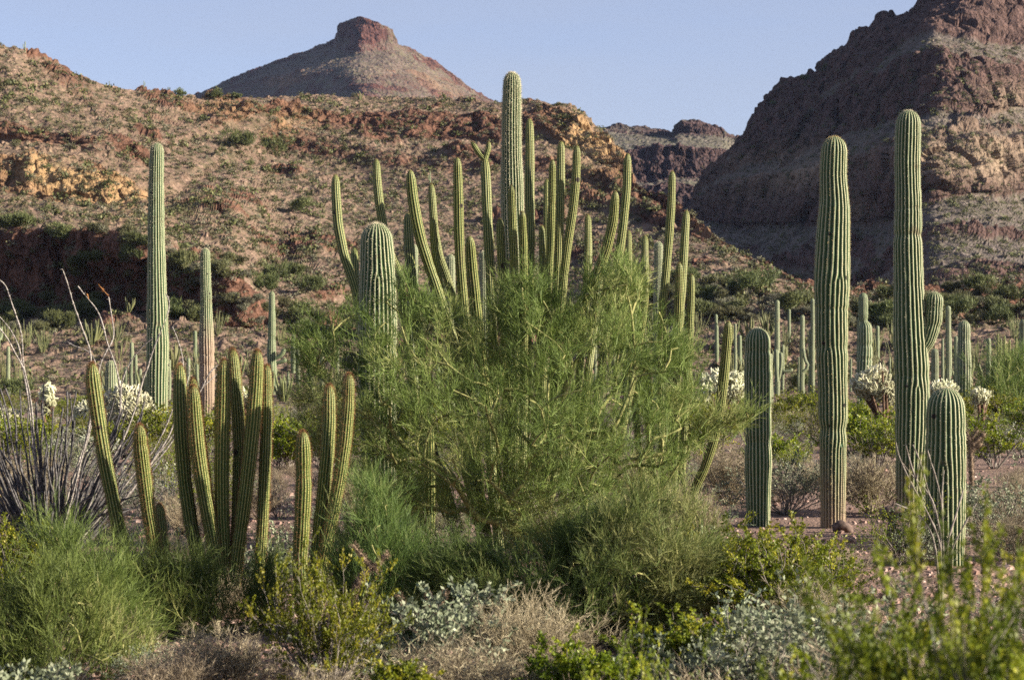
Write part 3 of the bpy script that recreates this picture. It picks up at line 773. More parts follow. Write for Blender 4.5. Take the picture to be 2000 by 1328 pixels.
# smaller ones of the middle distance: column top, foot distance, width
SMALL = [
    # x, ytop, ybase, w, label, arms
    (16, 676, 790, 8, 'thin saguaro at the far left edge behind the ocotillo', ()),
    (217, 704, 806, 25, 'short fat saguaro just left of the tall armless one, above the white cholla', ()),
    (257, 668, 792, 9, 'narrow saguaro between the fat one and the tall armless one', ()),
    (265, 692, 792, 7, 'narrow short saguaro touching the right side of a taller narrow one', ()),
    (246, 716, 794, 9, 'small pale saguaro behind the top of the white cholla', ()),
    (274, 720, 790, 7, 'small saguaro in the row just left of the tall armless one', ()),
    (285, 728, 792, 8, 'small yellowish saguaro close against the left of the tall armless one', ()),
    (331, 702, 796, 7, 'small saguaro peeking out right of the tall armless one', ()),
    (368, 699, 790, 8, 'little saguaro left of the brown-based saguaro', ()),
    (385, 711, 786, 6, 'tiny saguaro beside the brown-based saguaro', ()),
    (199, 724, 790, 5, 'thin little saguaro left of the short fat one', ()),
    (582, 672, 792, 9, 'slim saguaro at the left edge of the big green tree', ()),
    (607, 670, 800, 13, 'pale spiny saguaro partly behind the left fringe of the big green tree', ()),
    (563, 726, 790, 6, 'tiny saguaro near the left edge of the big green tree', ()),
    (628, 650, 780, 7, 'thin saguaro just above the left fringe of the big green tree', ()),
    (660, 676, 780, 6, 'thin short saguaro among the left twigs of the big green tree', ()),
    (807, 477, 830, 22, 'pale tipped saguaro half hidden behind a dark organ pipe stem', ()),
    (880, 497, 830, 20, 'narrow saguaro behind the organ pipe stems left of centre', ()),
    (945, 490, 840, 22, 'white spined saguaro behind the organ pipe stem with a forked top', ()),
    (1286, 472, 826, 20, 'blue-green saguaro behind the right organ pipe stems', ()),
    (1163, 583, 800, 6, 'thin lone saguaro seen through the gap in the big green tree', ()),
    (1436, 632, 786, 6, 'very thin saguaro left of the short thick dark one', ()),
    (1505, 690, 800, 9, 'saguaro half hidden behind the right side of the short dark one', ()),
    (1518, 586, 796, 11, 'slender saguaro with two short arms hugging its lower trunk', [([(1516, 682), (1516, 700), (1517, 730), (1518, 745)], [9, 9, 8, 7], -.9), ([(1525, 688), (1526, 705), (1524, 725), (1521, 740)], [8, 8, 7, 6], -.3)]),
    (1529, 673, 788, 6, 'thin saguaro with one low sideways arm between the taller ones', [([(1548, 720), (1544, 724), (1538, 725), (1530, 726)], [7, 7, 7, 6], -.2)]),
    (1567, 615, 796, 10, 'slender saguaro with one curved arm reaching down to the right', [([(1569, 680), (1570, 692), (1574, 708), (1580, 715), (1574, 722), (1568, 726)], [6, 6, 6, 6, 6, 6], -.3)]),
    (1581, 645, 786, 5, 'very thin far saguaro behind the curved-arm one', ()),
    (1587, 583, 792, 9, 'thin saguaro close to the left side of the tall thick one', ()),
    (1560, 697, 790, 6, 'short thin saguaro left of the curved-arm one', ()),
    (1662, 700, 790, 5, 'tiny saguaro right of the tall thick one', ()),
    (1680, 620, 800, 14, 'darker saguaro behind the one with a pinched waist', ()),
    (1826, 681, 806, 16, 'short saguaro below the stubby arm of the tallest right-hand one', ()),
    (1841, 661, 790, 6, 'very thin saguaro below the stubby arm', ()),
    (1852, 597, 806, 12, 'slender saguaro right of the stubby arm', ()),
    (1867, 656, 800, 9, 'narrow dark saguaro against the left side of the thick one', ()),
    (1883, 626, 825, 28, 'thick round-topped saguaro behind the short barrel-shaped one', ()),
    (1931, 660, 798, 10, 'saguaro with a pale swollen top near the right edge', ()),
    (1999, 624, 815, 18, 'saguaro cut by the right edge of the picture', ()),
    (1738, 700, 790, 4, 'tiny saguaro left of the tallest right-hand one', ()),
]
for i, (x, y0, y1, w_, lab, arms) in enumerate(SMALL):
    D = min(F * HCAM / (y1 - HOR), 118)
    rg = random.Random(i + 50)
    H_ = y1 - y0
    pts = [(x, y0), (x + rg.uniform(-.5, .5), y0 + H_ * .2), (x + rg.uniform(-1, 1), y0 + H_ * .5), (x + rg.uniform(-1, 1), y0 + H_ * .75), (x + rg.uniform(-1, 1), y1)]
    ws = [w_ * .86, w_ * rg.uniform(.88, .98), w_ * rg.uniform(.98, 1.08), w_ * rg.uniform(.95, 1.08), w_ * .85]
    saguaro(lab, D, pts, ws, 16 if w_ > 12 else 11, .15, 100 + i, arms=arms, skin='sag_far', step=.10 if w_ > 12 else .25, spine=w_ > 18, group='slender saguaros of the middle distance', spl=.05)
saguaro('pale saguaro pinched at the waist into two stacked columns, behind the white cholla', 105.0,
        [(1686, 572), (1686, 595), (1686, 620), (1687, 629), (1690, 636), (1690, 680), (1688, 730), (1688, 804)], [17, 19, 19, 11, 26, 29, 31, 26], 15, .15, 60, step=.1, spine=False, group='slender saguaros of the middle distance')


def organ(label, D, base_px, stems, w, seed, skin, spm, n=14, base_spread=.5, step=.03, spl=.03, spcnt=5, spw=.002, taper_=.8, fat=1.06):
    rng = np.random.default_rng(seed)
    base = foot(base_px, D)
    root = link('organ_pipe_cactus', None, loc=base.tolist()); tag(root, label, 'cactus')
    for i, s_ in enumerate(stems):
        pts, wd, dD = s_[:3]; rooted = s_[3] if len(s_) > 3 else True
        P = px_path(pts, D, dD=dD)
        k = (D + dD) / F / 2
        if rooted:
            e = base + np.array([(P[0, 0] - base[0]) * base_spread, dD * .4, 0]); e[2] = float(gz(e[0], e[1])) - .05
            mid = P[0] * .45 + e * .55 + np.array([(P[0, 0] - base[0]) * .12, 0, 0])
            P = np.concatenate([[e], [mid], P])
        wj = wd * k * fat * np.concatenate([np.linspace(.85, 1.0, len(P) - 2), [.97, taper_]])
        mb = cactus_mb()
        column(mb, P - base, wj, n + int(rng.integers(-1, 2)), .17, rng, step=step, seg=6, dome=2.2, spines=(step * 1.0001, spcnt, spl, spw), wob=.055)
        if len(s_) > 4:
            for (ap, aw) in s_[4]:
                A3 = at(np.array(ap, float)[:, 0], np.array(ap, float)[:, 1], D + dD - .02)[::-1]
                column(mb, A3 - base, np.full(len(ap), aw * k), 10, .17, rng, step=step, seg=6, dome=2.0, spines=(step * 1.0001, spcnt, spl, spw))
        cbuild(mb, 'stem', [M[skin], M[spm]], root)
    return root


BIG = [
    ([(655, 341), (656, 380), (660, 440), (672, 500), (690, 550), (706, 610), (725, 690)], 18, .3),
    ([(735, 311), (736, 350), (741, 400), (750, 450), (762, 490), (782, 540), (790, 620)], 17, .5),
    ([(692, 481), (694, 540), (700, 610), (712, 690)], 16, .8),
    ([(801, 332), (805, 380), (813, 430), (822, 470), (838, 520), (855, 570), (875, 630), (900, 720)], 21, -.6),
    ([(842, 359), (845, 400), (848, 450), (858, 500), (876, 550), (890, 600), (905, 700)], 15, .2),
    ([(845, 427), (848, 480), (856, 540), (868, 610), (890, 720)], 15, -.3),
    ([(893, 308), (895, 380), (896, 450), (899, 520), (906, 600), (918, 720)], 19, -.5),
    ([(796, 417), (799, 480), (803, 540), (815, 640)], 20, .9),
    ([(917, 461), (921, 520), (928, 590), (934, 650), (942, 720), (955, 800)], 22, -1.0),
    ([(947, 308), (949, 350), (951, 400), (954, 470), (958, 540), (962, 640)], 19, .4, True, [([(921, 277), (929, 290), (937, 302), (947, 312)], 11), ([(955, 277), (954, 290), (950, 303), (947, 314)], 11)]),
    ([(1034, 232), (1035, 300), (1034, 380), (1036, 450), (1034, 520), (1030, 640)], 18, .6),
    ([(999, 361), (1001, 420), (1004, 500), (1006, 580), (1008, 700)], 15, -.4),
    ([(1020, 413), (1022, 480), (1023, 560), (1023, 640), (1024, 760)], 17, -.9),
    ([(976, 427), (979, 500), (982, 560), (985, 640), (988, 740)], 17, -.2),
    ([(991, 505), (989, 560), (988, 640), (992, 740)], 11, .7),
    ([(1079, 312), (1078, 380), (1076, 450), (1073, 520), (1066, 640)], 15, -.5),
    ([(1096, 276), (1095, 350), (1093, 430), (1091, 510), (1084, 640)], 17, .3),
    ([(1127, 284), (1125, 350), (1119, 410), (1108, 480), (1101, 540), (1092, 640)], 17, -.1),
    ([(1068, 350), (1068, 430), (1069, 500), (1062, 620)], 14, .8),
    ([(1148, 419), (1149, 480), (1148, 540), (1140, 640)], 15, .5),
    ([(1202, 373), (1198, 430), (1184, 490), (1164, 540), (1140, 590), (1124, 625), (1105, 690)], 19, -.6),
    ([(1226, 300), (1224, 370), (1216, 450), (1204, 530), (1192, 600), (1180, 680)], 17, 0),
    ([(1262, 560), (1256, 620), (1246, 680), (1232, 760)], 15, -.3),
    ([(1172, 500), (1170, 560), (1160, 640), (1150, 720)], 15, .8),
    ([(1058, 440), (1060, 520), (1056, 620)], 14, .1),
    ([(836, 800), (836, 900), (837, 1000), (838, 1060)], 26, -.7, False),
]
organ('largest many-stemmed organ pipe cactus rising behind the big green tree', 24.8, 1000, BIG, 18, 21, 'organ', 'sp_dark', n=13, step=.035, spl=.024, spcnt=4, spw=.0026)
RIGHT = [
    ([(1260, 460), (1259, 520), (1258, 590), (1262, 700)], 15, .6),
    ([(1313, 334), (1311, 400), (1306, 470), (1300, 540), (1293, 610), (1290, 720)], 16, 0),
    ([(1341, 411), (1337, 470), (1333, 540), (1328, 620), (1322, 720)], 16, .3),
    ([(1327, 513), (1326, 580), (1323, 650), (1320, 740), (1315, 860), (1303, 940)], 17, -.4),
    ([(1351, 536), (1349, 600), (1346, 670), (1343, 740), (1336, 850)], 15, -.1),
    ([(1423, 627), (1419, 680), (1413, 740), (1406, 800), (1394, 860), (1376, 915), (1358, 950)], 19, -.5),
    ([(1228, 450), (1228, 520), (1226, 600), (1235, 720)], 13, .9),
]
organ('few-stemmed organ pipe cactus at the right edge of the big green tree', 26.0, 1305, RIGHT, 16, 22, 'organ', 'sp_dark', n=13, step=.035, spl=.024, spcnt=4, spw=.0026, base_spread=.35)
NEAR1 = [
    ([(180, 708), (181, 740), (188, 790), (197, 850), (207, 910), (219, 970), (231, 1030), (246, 1100)], 25, -.1),
    ([(272, 828), (274, 870), (281, 930), (290, 1000), (301, 1060), (315, 1120)], 24, -.3),
    ([(311, 984), (314, 1030), (320, 1090)], 21, .35),
    ([(351, 711), (351, 770), (354, 850), (361, 940), (372, 1020), (392, 1110)], 24, .15),
    ([(376, 738), (385, 810), (395, 900), (408, 1000), (420, 1100)], 21, .3),
    ([(377, 752), (380, 810), (386, 880), (398, 960), (413, 1040), (430, 1120)], 25, -.2),
    ([(437, 701), (436, 770), (434, 850), (433, 930), (434, 1010), (439, 1100)], 25, -.05),
    ([(454, 681), (459, 740), (464, 800), (468, 870), (466, 940), (462, 1040)], 21, .3),
    ([(503, 683), (500, 750), (495, 820), (488, 890), (480, 960), (471, 1030), (460, 1110)], 25, -.1),
    ([(521, 712), (521, 790), (519, 870), (516, 950), (512, 1040), (506, 1130)], 20, .1),
]
organ('near organ pipe cactus with ten gold-green stems at lower left', 18.6, 410, NEAR1, 24, 23, 'organ_near', 'sp_red', n=15, base_spread=.55, fat=1.18, step=.02, spl=.032, spcnt=8, spw=.0019)
NEAR2 = [
    ([(591, 841), (592, 890), (593, 950), (590, 1020), (586, 1090)], 27, -.15),
    ([(643, 751), (643, 820), (639, 890), (632, 960), (624, 1030), (618, 1100)], 23, .2),
    ([(682, 729), (680, 790), (674, 860), (664, 930), (651, 1000), (637, 1060), (626, 1120)], 22, 0),
]
organ('small organ pipe cactus with three stems between the ten-stemmed one and the big green tree', 18.3, 608, NEAR2, 24, 24, 'organ_near', 'sp_red', n=15, base_spread=.6, fat=1.18, step=.02, spl=.032, spcnt=8, spw=.0019)
organ('distant organ pipe cactus with thin stems behind a green tree near the right edge', 95.0, 1966,
      [([(x, y), (x + dx, 720), (x + 2 * dx, 790)], 5, 0) for x, y, dx in [(1949, 652, 1), (1955, 660, 0), (1962, 655, 1), (1972, 662, -1), (1978, 680, 0), (1985, 660, -1), (1943, 700, 2), (1968, 690, 0)]],
      5, 25, 'organ', 'sp_dark', n=8, step=.3, spcnt=1, spw=.01)


# ------------------------------------------------------------------ green trees (palo verde) and twiggy shrubs
def inside(poly, x, y):
    c = np.zeros(len(x), bool); n = len(poly); j = n - 1
    for i in range(n):
        xi, yi = poly[i]; xj, yj = poly[j]
        m = ((yi > y) != (yj > y)) & (x < (xj - xi) * (y - yi) / (yj - yi + 1e-9) + xi)
        c ^= m; j = i
    return c


def edge_dist(poly, x, y):
    d = np.full(len(x), 1e9); n = len(poly)
    for i in range(n):
        a = np.array(poly[i], float); b = np.array(poly[(i + 1) % n], float)
        ab = b - a; t = np.clip(((x - a[0]) * ab[0] + (y - a[1]) * ab[1]) / (ab @ ab), 0, 1)
        d = np.minimum(d, np.hypot(x - a[0] - t * ab[0], y - a[1] - t * ab[1]))
    return d


def green_tree(name, label, cat, D, base_px, poly, ncl, seed, mat, thick=1.7, tw=.0035, dens=1.0, upb=.8, spray=.42, group=None, barkm='pvbark', limb_r=.055, gap=.18, outw=.7, kids=(4, 9, 4), rnd=.45):
    rng = np.random.default_rng(seed)
    base = foot(base_px, D)
    P = np.array(poly, float); x0, y0 = P.min(0); x1, y1 = P.max(0)
    x = rng.uniform(x0, x1, ncl * 6); y = rng.uniform(y0, y1, ncl * 6)
    m = inside(poly, x, y); x, y = x[m], y[m]
    ed = edge_dist(poly, x, y)
    half = np.minimum(thick, ed * D / F * 1.6 + .12)
    dd = rng.uniform(-1, 1, len(x)) * half
    C = at(x, y, D + dd)
    keep = (perlin(C * 1.5 + seed) > -gap) | (ed < 12)
    # rather more of them on the outside than in the middle
    keep &= rng.uniform(size=len(x)) < .45 + .55 * np.maximum(np.abs(dd) / half, np.exp(-ed / 45))
    C = C[keep & (C[:, 2] > gz(C[:, 0], C[:, 1]) + .05)][:ncl]
    cen = C.mean(0); cen[2] = base[2] + (C[:, 2].max() - base[2]) * .35
    # limbs: join the spray centres to the trunk one after another, near ones first
    sub = C[rng.permutation(len(C))[:min(len(C), 420)]]
    d0 = np.linalg.norm(sub - base, axis=1); sub = sub[np.argsort(d0)]
    nodes = [base + np.array([0, 0, -.05])]; par = [-1]; pl = [0.0]
    for p in sub:
        N_ = np.array(nodes); L_ = np.array(pl)
        cost = np.linalg.norm(N_ - p, axis=1) + .35 * L_ + 1.2 * np.clip(N_[:, 2] - p[2], 0, 9)
        j = int(np.argmin(cost)); dist = float(np.linalg.norm(N_[j] - p)); k = max(1, int(dist / .22)); prev = j
        for q in range(1, k + 1):
            pos = N_[j] + (p - N_[j]) * q / k
            if q < k: pos = pos + rng.normal(size=3) * .045 + np.array([0, 0, .10 * math.sin(math.pi * q / k) * dist])
            nodes.append(pos); par.append(prev); pl.append(pl[prev] + dist / k); prev = len(nodes) - 1
    N_ = np.array(nodes); cnt = np.zeros(len(N_))
    leaf = np.ones(len(N_), bool); leaf[np.array(par[1:])] = False; cnt[leaf] = 1
    for i in range(len(N_) - 1, 0, -1): cnt[par[i]] += cnt[i]
    rad = .0045 + limb_r * (cnt / cnt.max()) ** .5
    rad = np.minimum(rad, limb_r)
    par = np.array(par); ch = np.arange(1, len(N_)); pa = par[1:]
    ga = np.where(par[pa] >= 0, par[pa], pa)
    A0 = N_[pa]; A1 = N_[ch]; mid = (A0 + A1) / 2 + (A0 - N_[ga]) * .08
    PP = np.stack([A0, mid, A1 + (A1 - A0) * .06], 1)
    r0 = np.minimum(rad[pa], rad[ch] * 1.5); RR = np.stack([r0, (r0 + rad[ch]) / 2, rad[ch]], 1)
    root = link(name, None, loc=base.tolist()); tag(root, label, cat, group)
    mb = MB(); V, Fq = tubes(PP - base, RR, 6); mb.add(V, Fq); mb.build('trunk', [M[barkm]], root)
    # sprays
    out = C - cen; out[:, 2] *= .6
    d = unit(unit(out) * outw + np.array([0, 0, upb]) + rng.normal(size=C.shape) * rnd)
    L = spray * rng.uniform(.7, 1.25, len(C))
    st = C - d * L[:, None] * .9
    m_ = 5; Q = [st]
    for q in range(m_ - 1):
        d = unit(d + rng.normal(size=d.shape) * .12); Q.append(Q[-1] + d * (L / (m_ - 1))[:, None])
    Q = np.stack(Q, 1); Rq = np.full(Q.shape[:2], tw)
    mb = MB(); k1, k2, k3 = kids
    Q1, _ = grow(rng, Q, Rq, k1, 0, .9, spray * .45, spray * .95, 12, 45, .25, 4, .12)
    Q2, _ = grow(rng, Q1, np.full(Q1.shape[:2], tw), k2, .1, 1, spray * .22, spray * .5, 12, 42, .18, 3, .08)
    V, Fq = tubes(np.concatenate([Q[:, :4]]) - base, taper(np.full(len(Q), tw * 1.0), 4, .5), 3); mb.add(V, Fq, 0, .5)
    tb = np.clip(.5 + .9 * perlin(C * .9 + 3) + rng.normal(size=len(C)) * .10, .05, .92)
    def bl(Pl, wdt, t):
        B = Pl[:, 0]; n = Pl.shape[0]; mm = Pl.shape[1]
        side = unit(np.cross(Pl[:, -1] - Pl[:, 0], rng.normal(size=(n, 3))))[:, None, :]
        wd = np.linspace(1, .25, mm)[None, :, None] * wdt * .5
        V = np.stack([Pl - side * wd, Pl + side * wd], 2); id_ = np.arange(n * mm * 2).reshape(n, mm, 2)
        Fq = np.stack([id_[:, :-1, 0], id_[:, :-1, 1], id_[:, 1:, 1], id_[:, 1:, 0]], -1).reshape(-1, 4)
        mb.add(V - base, Fq, 0, np.repeat(t, mm * 2))
    t1 = np.repeat(tb, k1); t2 = np.clip(np.repeat(t1, k2) + rng.normal(size=len(t1) * k2) * .12, 0, 1)
    bl(Q1, tw * 1.5, np.clip(t1 + .1, 0, 1)); bl(Q2, tw * 1.05, t2)
    # finest twigs
    idx = np.repeat(np.arange(len(Q2)), k3); f = rng.uniform(.1, 1, len(idx))[:, None]
    B = Q2[idx, 0] * (1 - f) + Q2[idx, -1] * f; T = unit(Q2[idx, -1] - Q2[idx, 0])
    Vb, Fb = blades(rng, B - base, T + rng.normal(size=B.shape) * .33 + np.array([0, 0, .12]), rng.uniform(.05, .13, len(B)) * spray / .42, tw)
    mb.add(Vb, Fb, 0, np.repeat(np.clip(t2[idx] + .05, 0, 1), 3))
    mb.build('crown', [M[mat]], root, smooth=False)
    return root


main_poly = [(612, 640), (655, 612), (700, 612), (752, 582), (800, 552), (842, 610), (875, 590), (905, 628), (948, 640), (965, 590), (1005, 552), (1050, 530), (1085, 590), (1122, 610),
             (1150, 560), (1172, 520), (1215, 498), (1252, 540), (1268, 590), (1305, 630), (1335, 665), (1350, 700), (1352, 760), (1400, 798), (1480, 806), (1440, 832), (1372, 842), (1340, 900),
             (1310, 960), (1270, 1010), (1180, 1060), (1020, 1050), (900, 1000), (800, 1010), (745, 985), (705, 930), (640, 900), (590, 860), (575, 780), (590, 720), (560, 690)]
green_tree('palo_verde_tree', 'big sprawling green palo verde tree in the middle, in front of the organ pipe stems', 'tree', 22.3, 1000, main_poly, 1250, 41, 'pv', kids=(5, 7, 3), tw=.0042, gap=.10, limb_r=.065, spray=.33, upb=.55, rnd=.65)
low_poly = [(880, 1090), (930, 1065), (1000, 1100), (1090, 1060), (1180, 1010), (1250, 975), (1320, 970), (1362, 1000), (1400, 1060), (1405, 1130), (1360, 1200), (1280, 1240), (1180, 1270), (1080, 1290), (1010, 1265), (930, 1240), (880, 1190), (850, 1120)]
green_tree('palo_verde_tree', 'low dense dark green young palo verde in front of the big one', 'tree', 16.4, 1110, low_poly, 700, 42, 'pv2', thick=1.2, tw=.0040, limb_r=.035, kids=(5, 7, 3), gap=.12, spray=.32, upb=.6, rnd=.6)
green_tree('desert_broom', 'upright feathery green bush between the three-stemmed organ pipe and the big green tree', 'bush', 16.8, 745,
           [(690, 1010), (720, 940), (755, 985), (790, 1050), (830, 1090), (880, 1130), (900, 1220), (840, 1275), (740, 1270), (690, 1240), (655, 1160), (650, 1090)], 280, 43, 'pv2', thick=.5, tw=.0038, limb_r=.014, upb=1.6, kids=(4, 7, 3), spray=.4, outw=.3)
green_tree('desert_broom', 'largest feathery green bush at the bottom left corner', 'bush', 14.6, 120,
           [(-60, 1190), (0, 1180), (60, 1140), (110, 1120), (150, 1145), (190, 1180), (230, 1225), (270, 1250), (290, 1330), (270, 1400), (-60, 1420)], 210, 44, 'pv', thick=.9, tw=.0046, limb_r=.02, upb=1.1, kids=(4, 7, 3), gap=.06, spray=.36, outw=.5)
green_tree('desert_broom', 'leaning spray of long yellow-green twigs left of the near organ pipe stems', 'bush', 15.8, 250,
           [(85, 1060), (100, 1025), (150, 1085), (200, 1120), (235, 1160), (280, 1200), (290, 1290), (230, 1270), (180, 1180), (120, 1100)], 110, 45, 'pv', thick=.3, tw=.0040, limb_r=.012, upb=.8, kids=(4, 7, 3), spray=.42, outw=.6)
green_tree('desert_broom', 'soft green bush around the feet of the ten-stemmed organ pipe', 'bush', 17.2, 390,
           [(225, 1100), (235, 1060), (270, 1110), (310, 1120), (370, 1090), (400, 1095), (430, 1150), (500, 1140), (535, 1090), (545, 1150), (535, 1230), (470, 1280), (380, 1300), (280, 1310), (240, 1230)], 230, 46, 'pv', thick=.55, tw=.0042, limb_r=.018, upb=1.2, kids=(4, 7, 3), spray=.36, outw=.4)
green_tree('palo_verde_tree', 'fine-twigged green tree in front of the distant organ pipe near the right edge', 'tree', 80.0, 1950,
           [(1895, 790), (1900, 740), (1925, 715), (1960, 705), (2010, 690), (2050, 720), (2040, 800), (1960, 815)], 200, 47, 'pv', thick=2.5, tw=.012, limb_r=.06, upb=1.1, spray=1.3, kids=(4, 6, 2))


# ------------------------------------------------------------------ shrubs built at the origin and copied
def shrub_mesh(kind, seed, h=1.0, detail=1.0, px=.01):
    """returns (wood mesh, leaf mesh). px: the size of a pixel there, which bounds how thin a twig is drawn"""
    rng = np.random.default_rng(seed)
    if kind == 'creosote': ns, sp, k1, k2 = 22, 38, 5, 5
    elif kind == 'brittle': ns, sp, k1, k2 = 34, 62, 5, 3
    elif kind == 'dry': ns, sp, k1, k2 = 44, 55, 6, 6
    elif kind == 'grass': ns, sp, k1, k2 = 90, 40, 2, 0
    else: ns, sp, k1, k2 = 26, 60, 5, 4
    ns = max(6, int(ns * detail ** .5))
    an = np.radians(sp * rng.uniform(.05, 1.25, ns) ** .8); az = rng.uniform(0, 2 * np.pi, ns)
    d = np.stack([np.sin(an) * np.cos(az), np.sin(an) * np.sin(az), np.cos(an)], -1)
    L = h * rng.uniform(.6, 1.05, ns) * (1.0 if kind in ('creosote', 'grass') else .9)
    m = 6; P = [np.stack([np.cos(az), np.sin(az), 0 * az], -1) * (.05 * h)]
    lift = .05 if kind != 'brittle' else -.02
    for q in range(m - 1):
        d = unit(d + rng.normal(size=d.shape) * .13 + np.array([0, 0, lift])); P.append(P[-1] + d * (L / (m - 1))[:, None])
    P = np.stack(P, 1); r0 = max(.009 * h, px * .35)
    wood = MB(); leafb = MB()
    V, Fq = tubes(P, taper(np.full(ns, r0), m, .35), 4); wood.add(V, Fq, 0, .4)
    Q1, _ = grow(rng, P, np.ones(P.shape[:2]), k1, .25, 1, .22 * h, .5 * h, 15, 50, .25, 4, .2)
    V, Fq = tubes(Q1, taper(np.full(len(Q1), max(r0 * .45, px * .18)), 4, .4), 3); wood.add(V, Fq, 0, .5)
    tl = rng.uniform(0, 1, len(Q1))
    if kind == 'grass':
        Vb, Fb = blades(rng, Q1[:, 0], Q1[:, -1] - Q1[:, 0], .4 * h, max(.004, px * .4)); leafb.add(Vb, Fb, 0, np.repeat(tl, 3)); return wood, leafb
    Q2, _ = grow(rng, Q1, np.ones(Q1.shape[:2]), k2, .2, 1, .10 * h, .26 * h, 15, 55, .2, 3, .2)
    t2 = np.clip(np.repeat(tl, k2) * .6 + rng.uniform(0, .4, len(Q2)), 0, 1)
    if kind == 'dry':
        V, Fq = tubes(Q2, taper(np.full(len(Q2), max(.0022 * h, px * .16)), 3, .5), 3); wood.add(V, Fq, 0, np.repeat(t2, 9))
        idx = np.repeat(np.arange(len(Q2)), 4); f = rng.uniform(0, 1, len(idx))[:, None]
        B = Q2[idx, 0] * (1 - f) + Q2[idx, 2] * f
        Vb, Fb = blades(rng, B, unit(Q2[idx, 2] - Q2[idx, 0]) + rng.normal(size=B.shape) * .5, .09 * h, max(.003, px * .35)); leafb.add(Vb, Fb, 0, np.repeat(rng.uniform(0, 1, len(B)), 3))
        return wood, leafb
    V, Fq = tubes(Q2[::2], taper(np.full(len(Q2[::2]), max(.002 * h, px * .13)), 3, .5), 3); wood.add(V, Fq, 0, .5)
    nl, ll, lw = {'creosote': (16, .022, .013), 'brittle': (10, .038, .019), 'olive': (7, .03, .014), 'grey': (7, .035, .016)}[kind]
    nl = max(3, int(nl * detail)); ll = max(ll, px * 1.5); lw = max(lw, px * .8)
    idx = np.repeat(np.arange(len(Q2)), nl); f = rng.uniform(.25, 1.05, len(idx))[:, None]
    B = Q2[idx, 0] * (1 - f) + Q2[idx, 2] * f + rng.normal(size=(len(idx), 3)) * .008 * h
    Vl, Fl = leaves(rng, B, unit(Q2[idx, 2] - Q2[idx, 0]) * .7 + rng.normal(size=B.shape) * .6 + np.array([0, 0, .3]), ll * rng.uniform(.7, 1.2, len(B)), lw)
    leafb.add(Vl, Fl, 0, np.repeat(np.clip(t2[idx] + rng.normal(size=len(B)) * .1, 0, 1), 4))
    return wood, leafb


LEAFM = {'creosote': 'creo', 'brittle': 'britt', 'dry': 'dry', 'grass': 'dry', 'olive': 'olive', 'grey': 'grey'}
NAMES = {'creosote': 'creosote_bush', 'brittle': 'brittlebush', 'dry': 'dry_bush', 'grass': 'dry_grass_tuft', 'olive': 'olive_bush', 'grey': 'grey_bush'}


def shrub(kind, label, px_, D, h, seed, group=None, detail=1.0, rot=0.0, wide=1.0):
    wd, lf = shrub_mesh(kind, seed, h, detail, D / 2048)
    b = foot(px_, D); root = link(NAMES[kind], None, loc=b.tolist()); root.rotation_euler.z = rot; root.scale = (wide, wide, 1)
    tag(root, label, 'bush' if kind != 'grass' else 'grass tuft', group)
    wd.build('branches', [M['dry' if kind == 'dry' else 'twig']], root); lf.build('foliage', [M[LEAFM[kind]]], root, smooth=False)
    return root


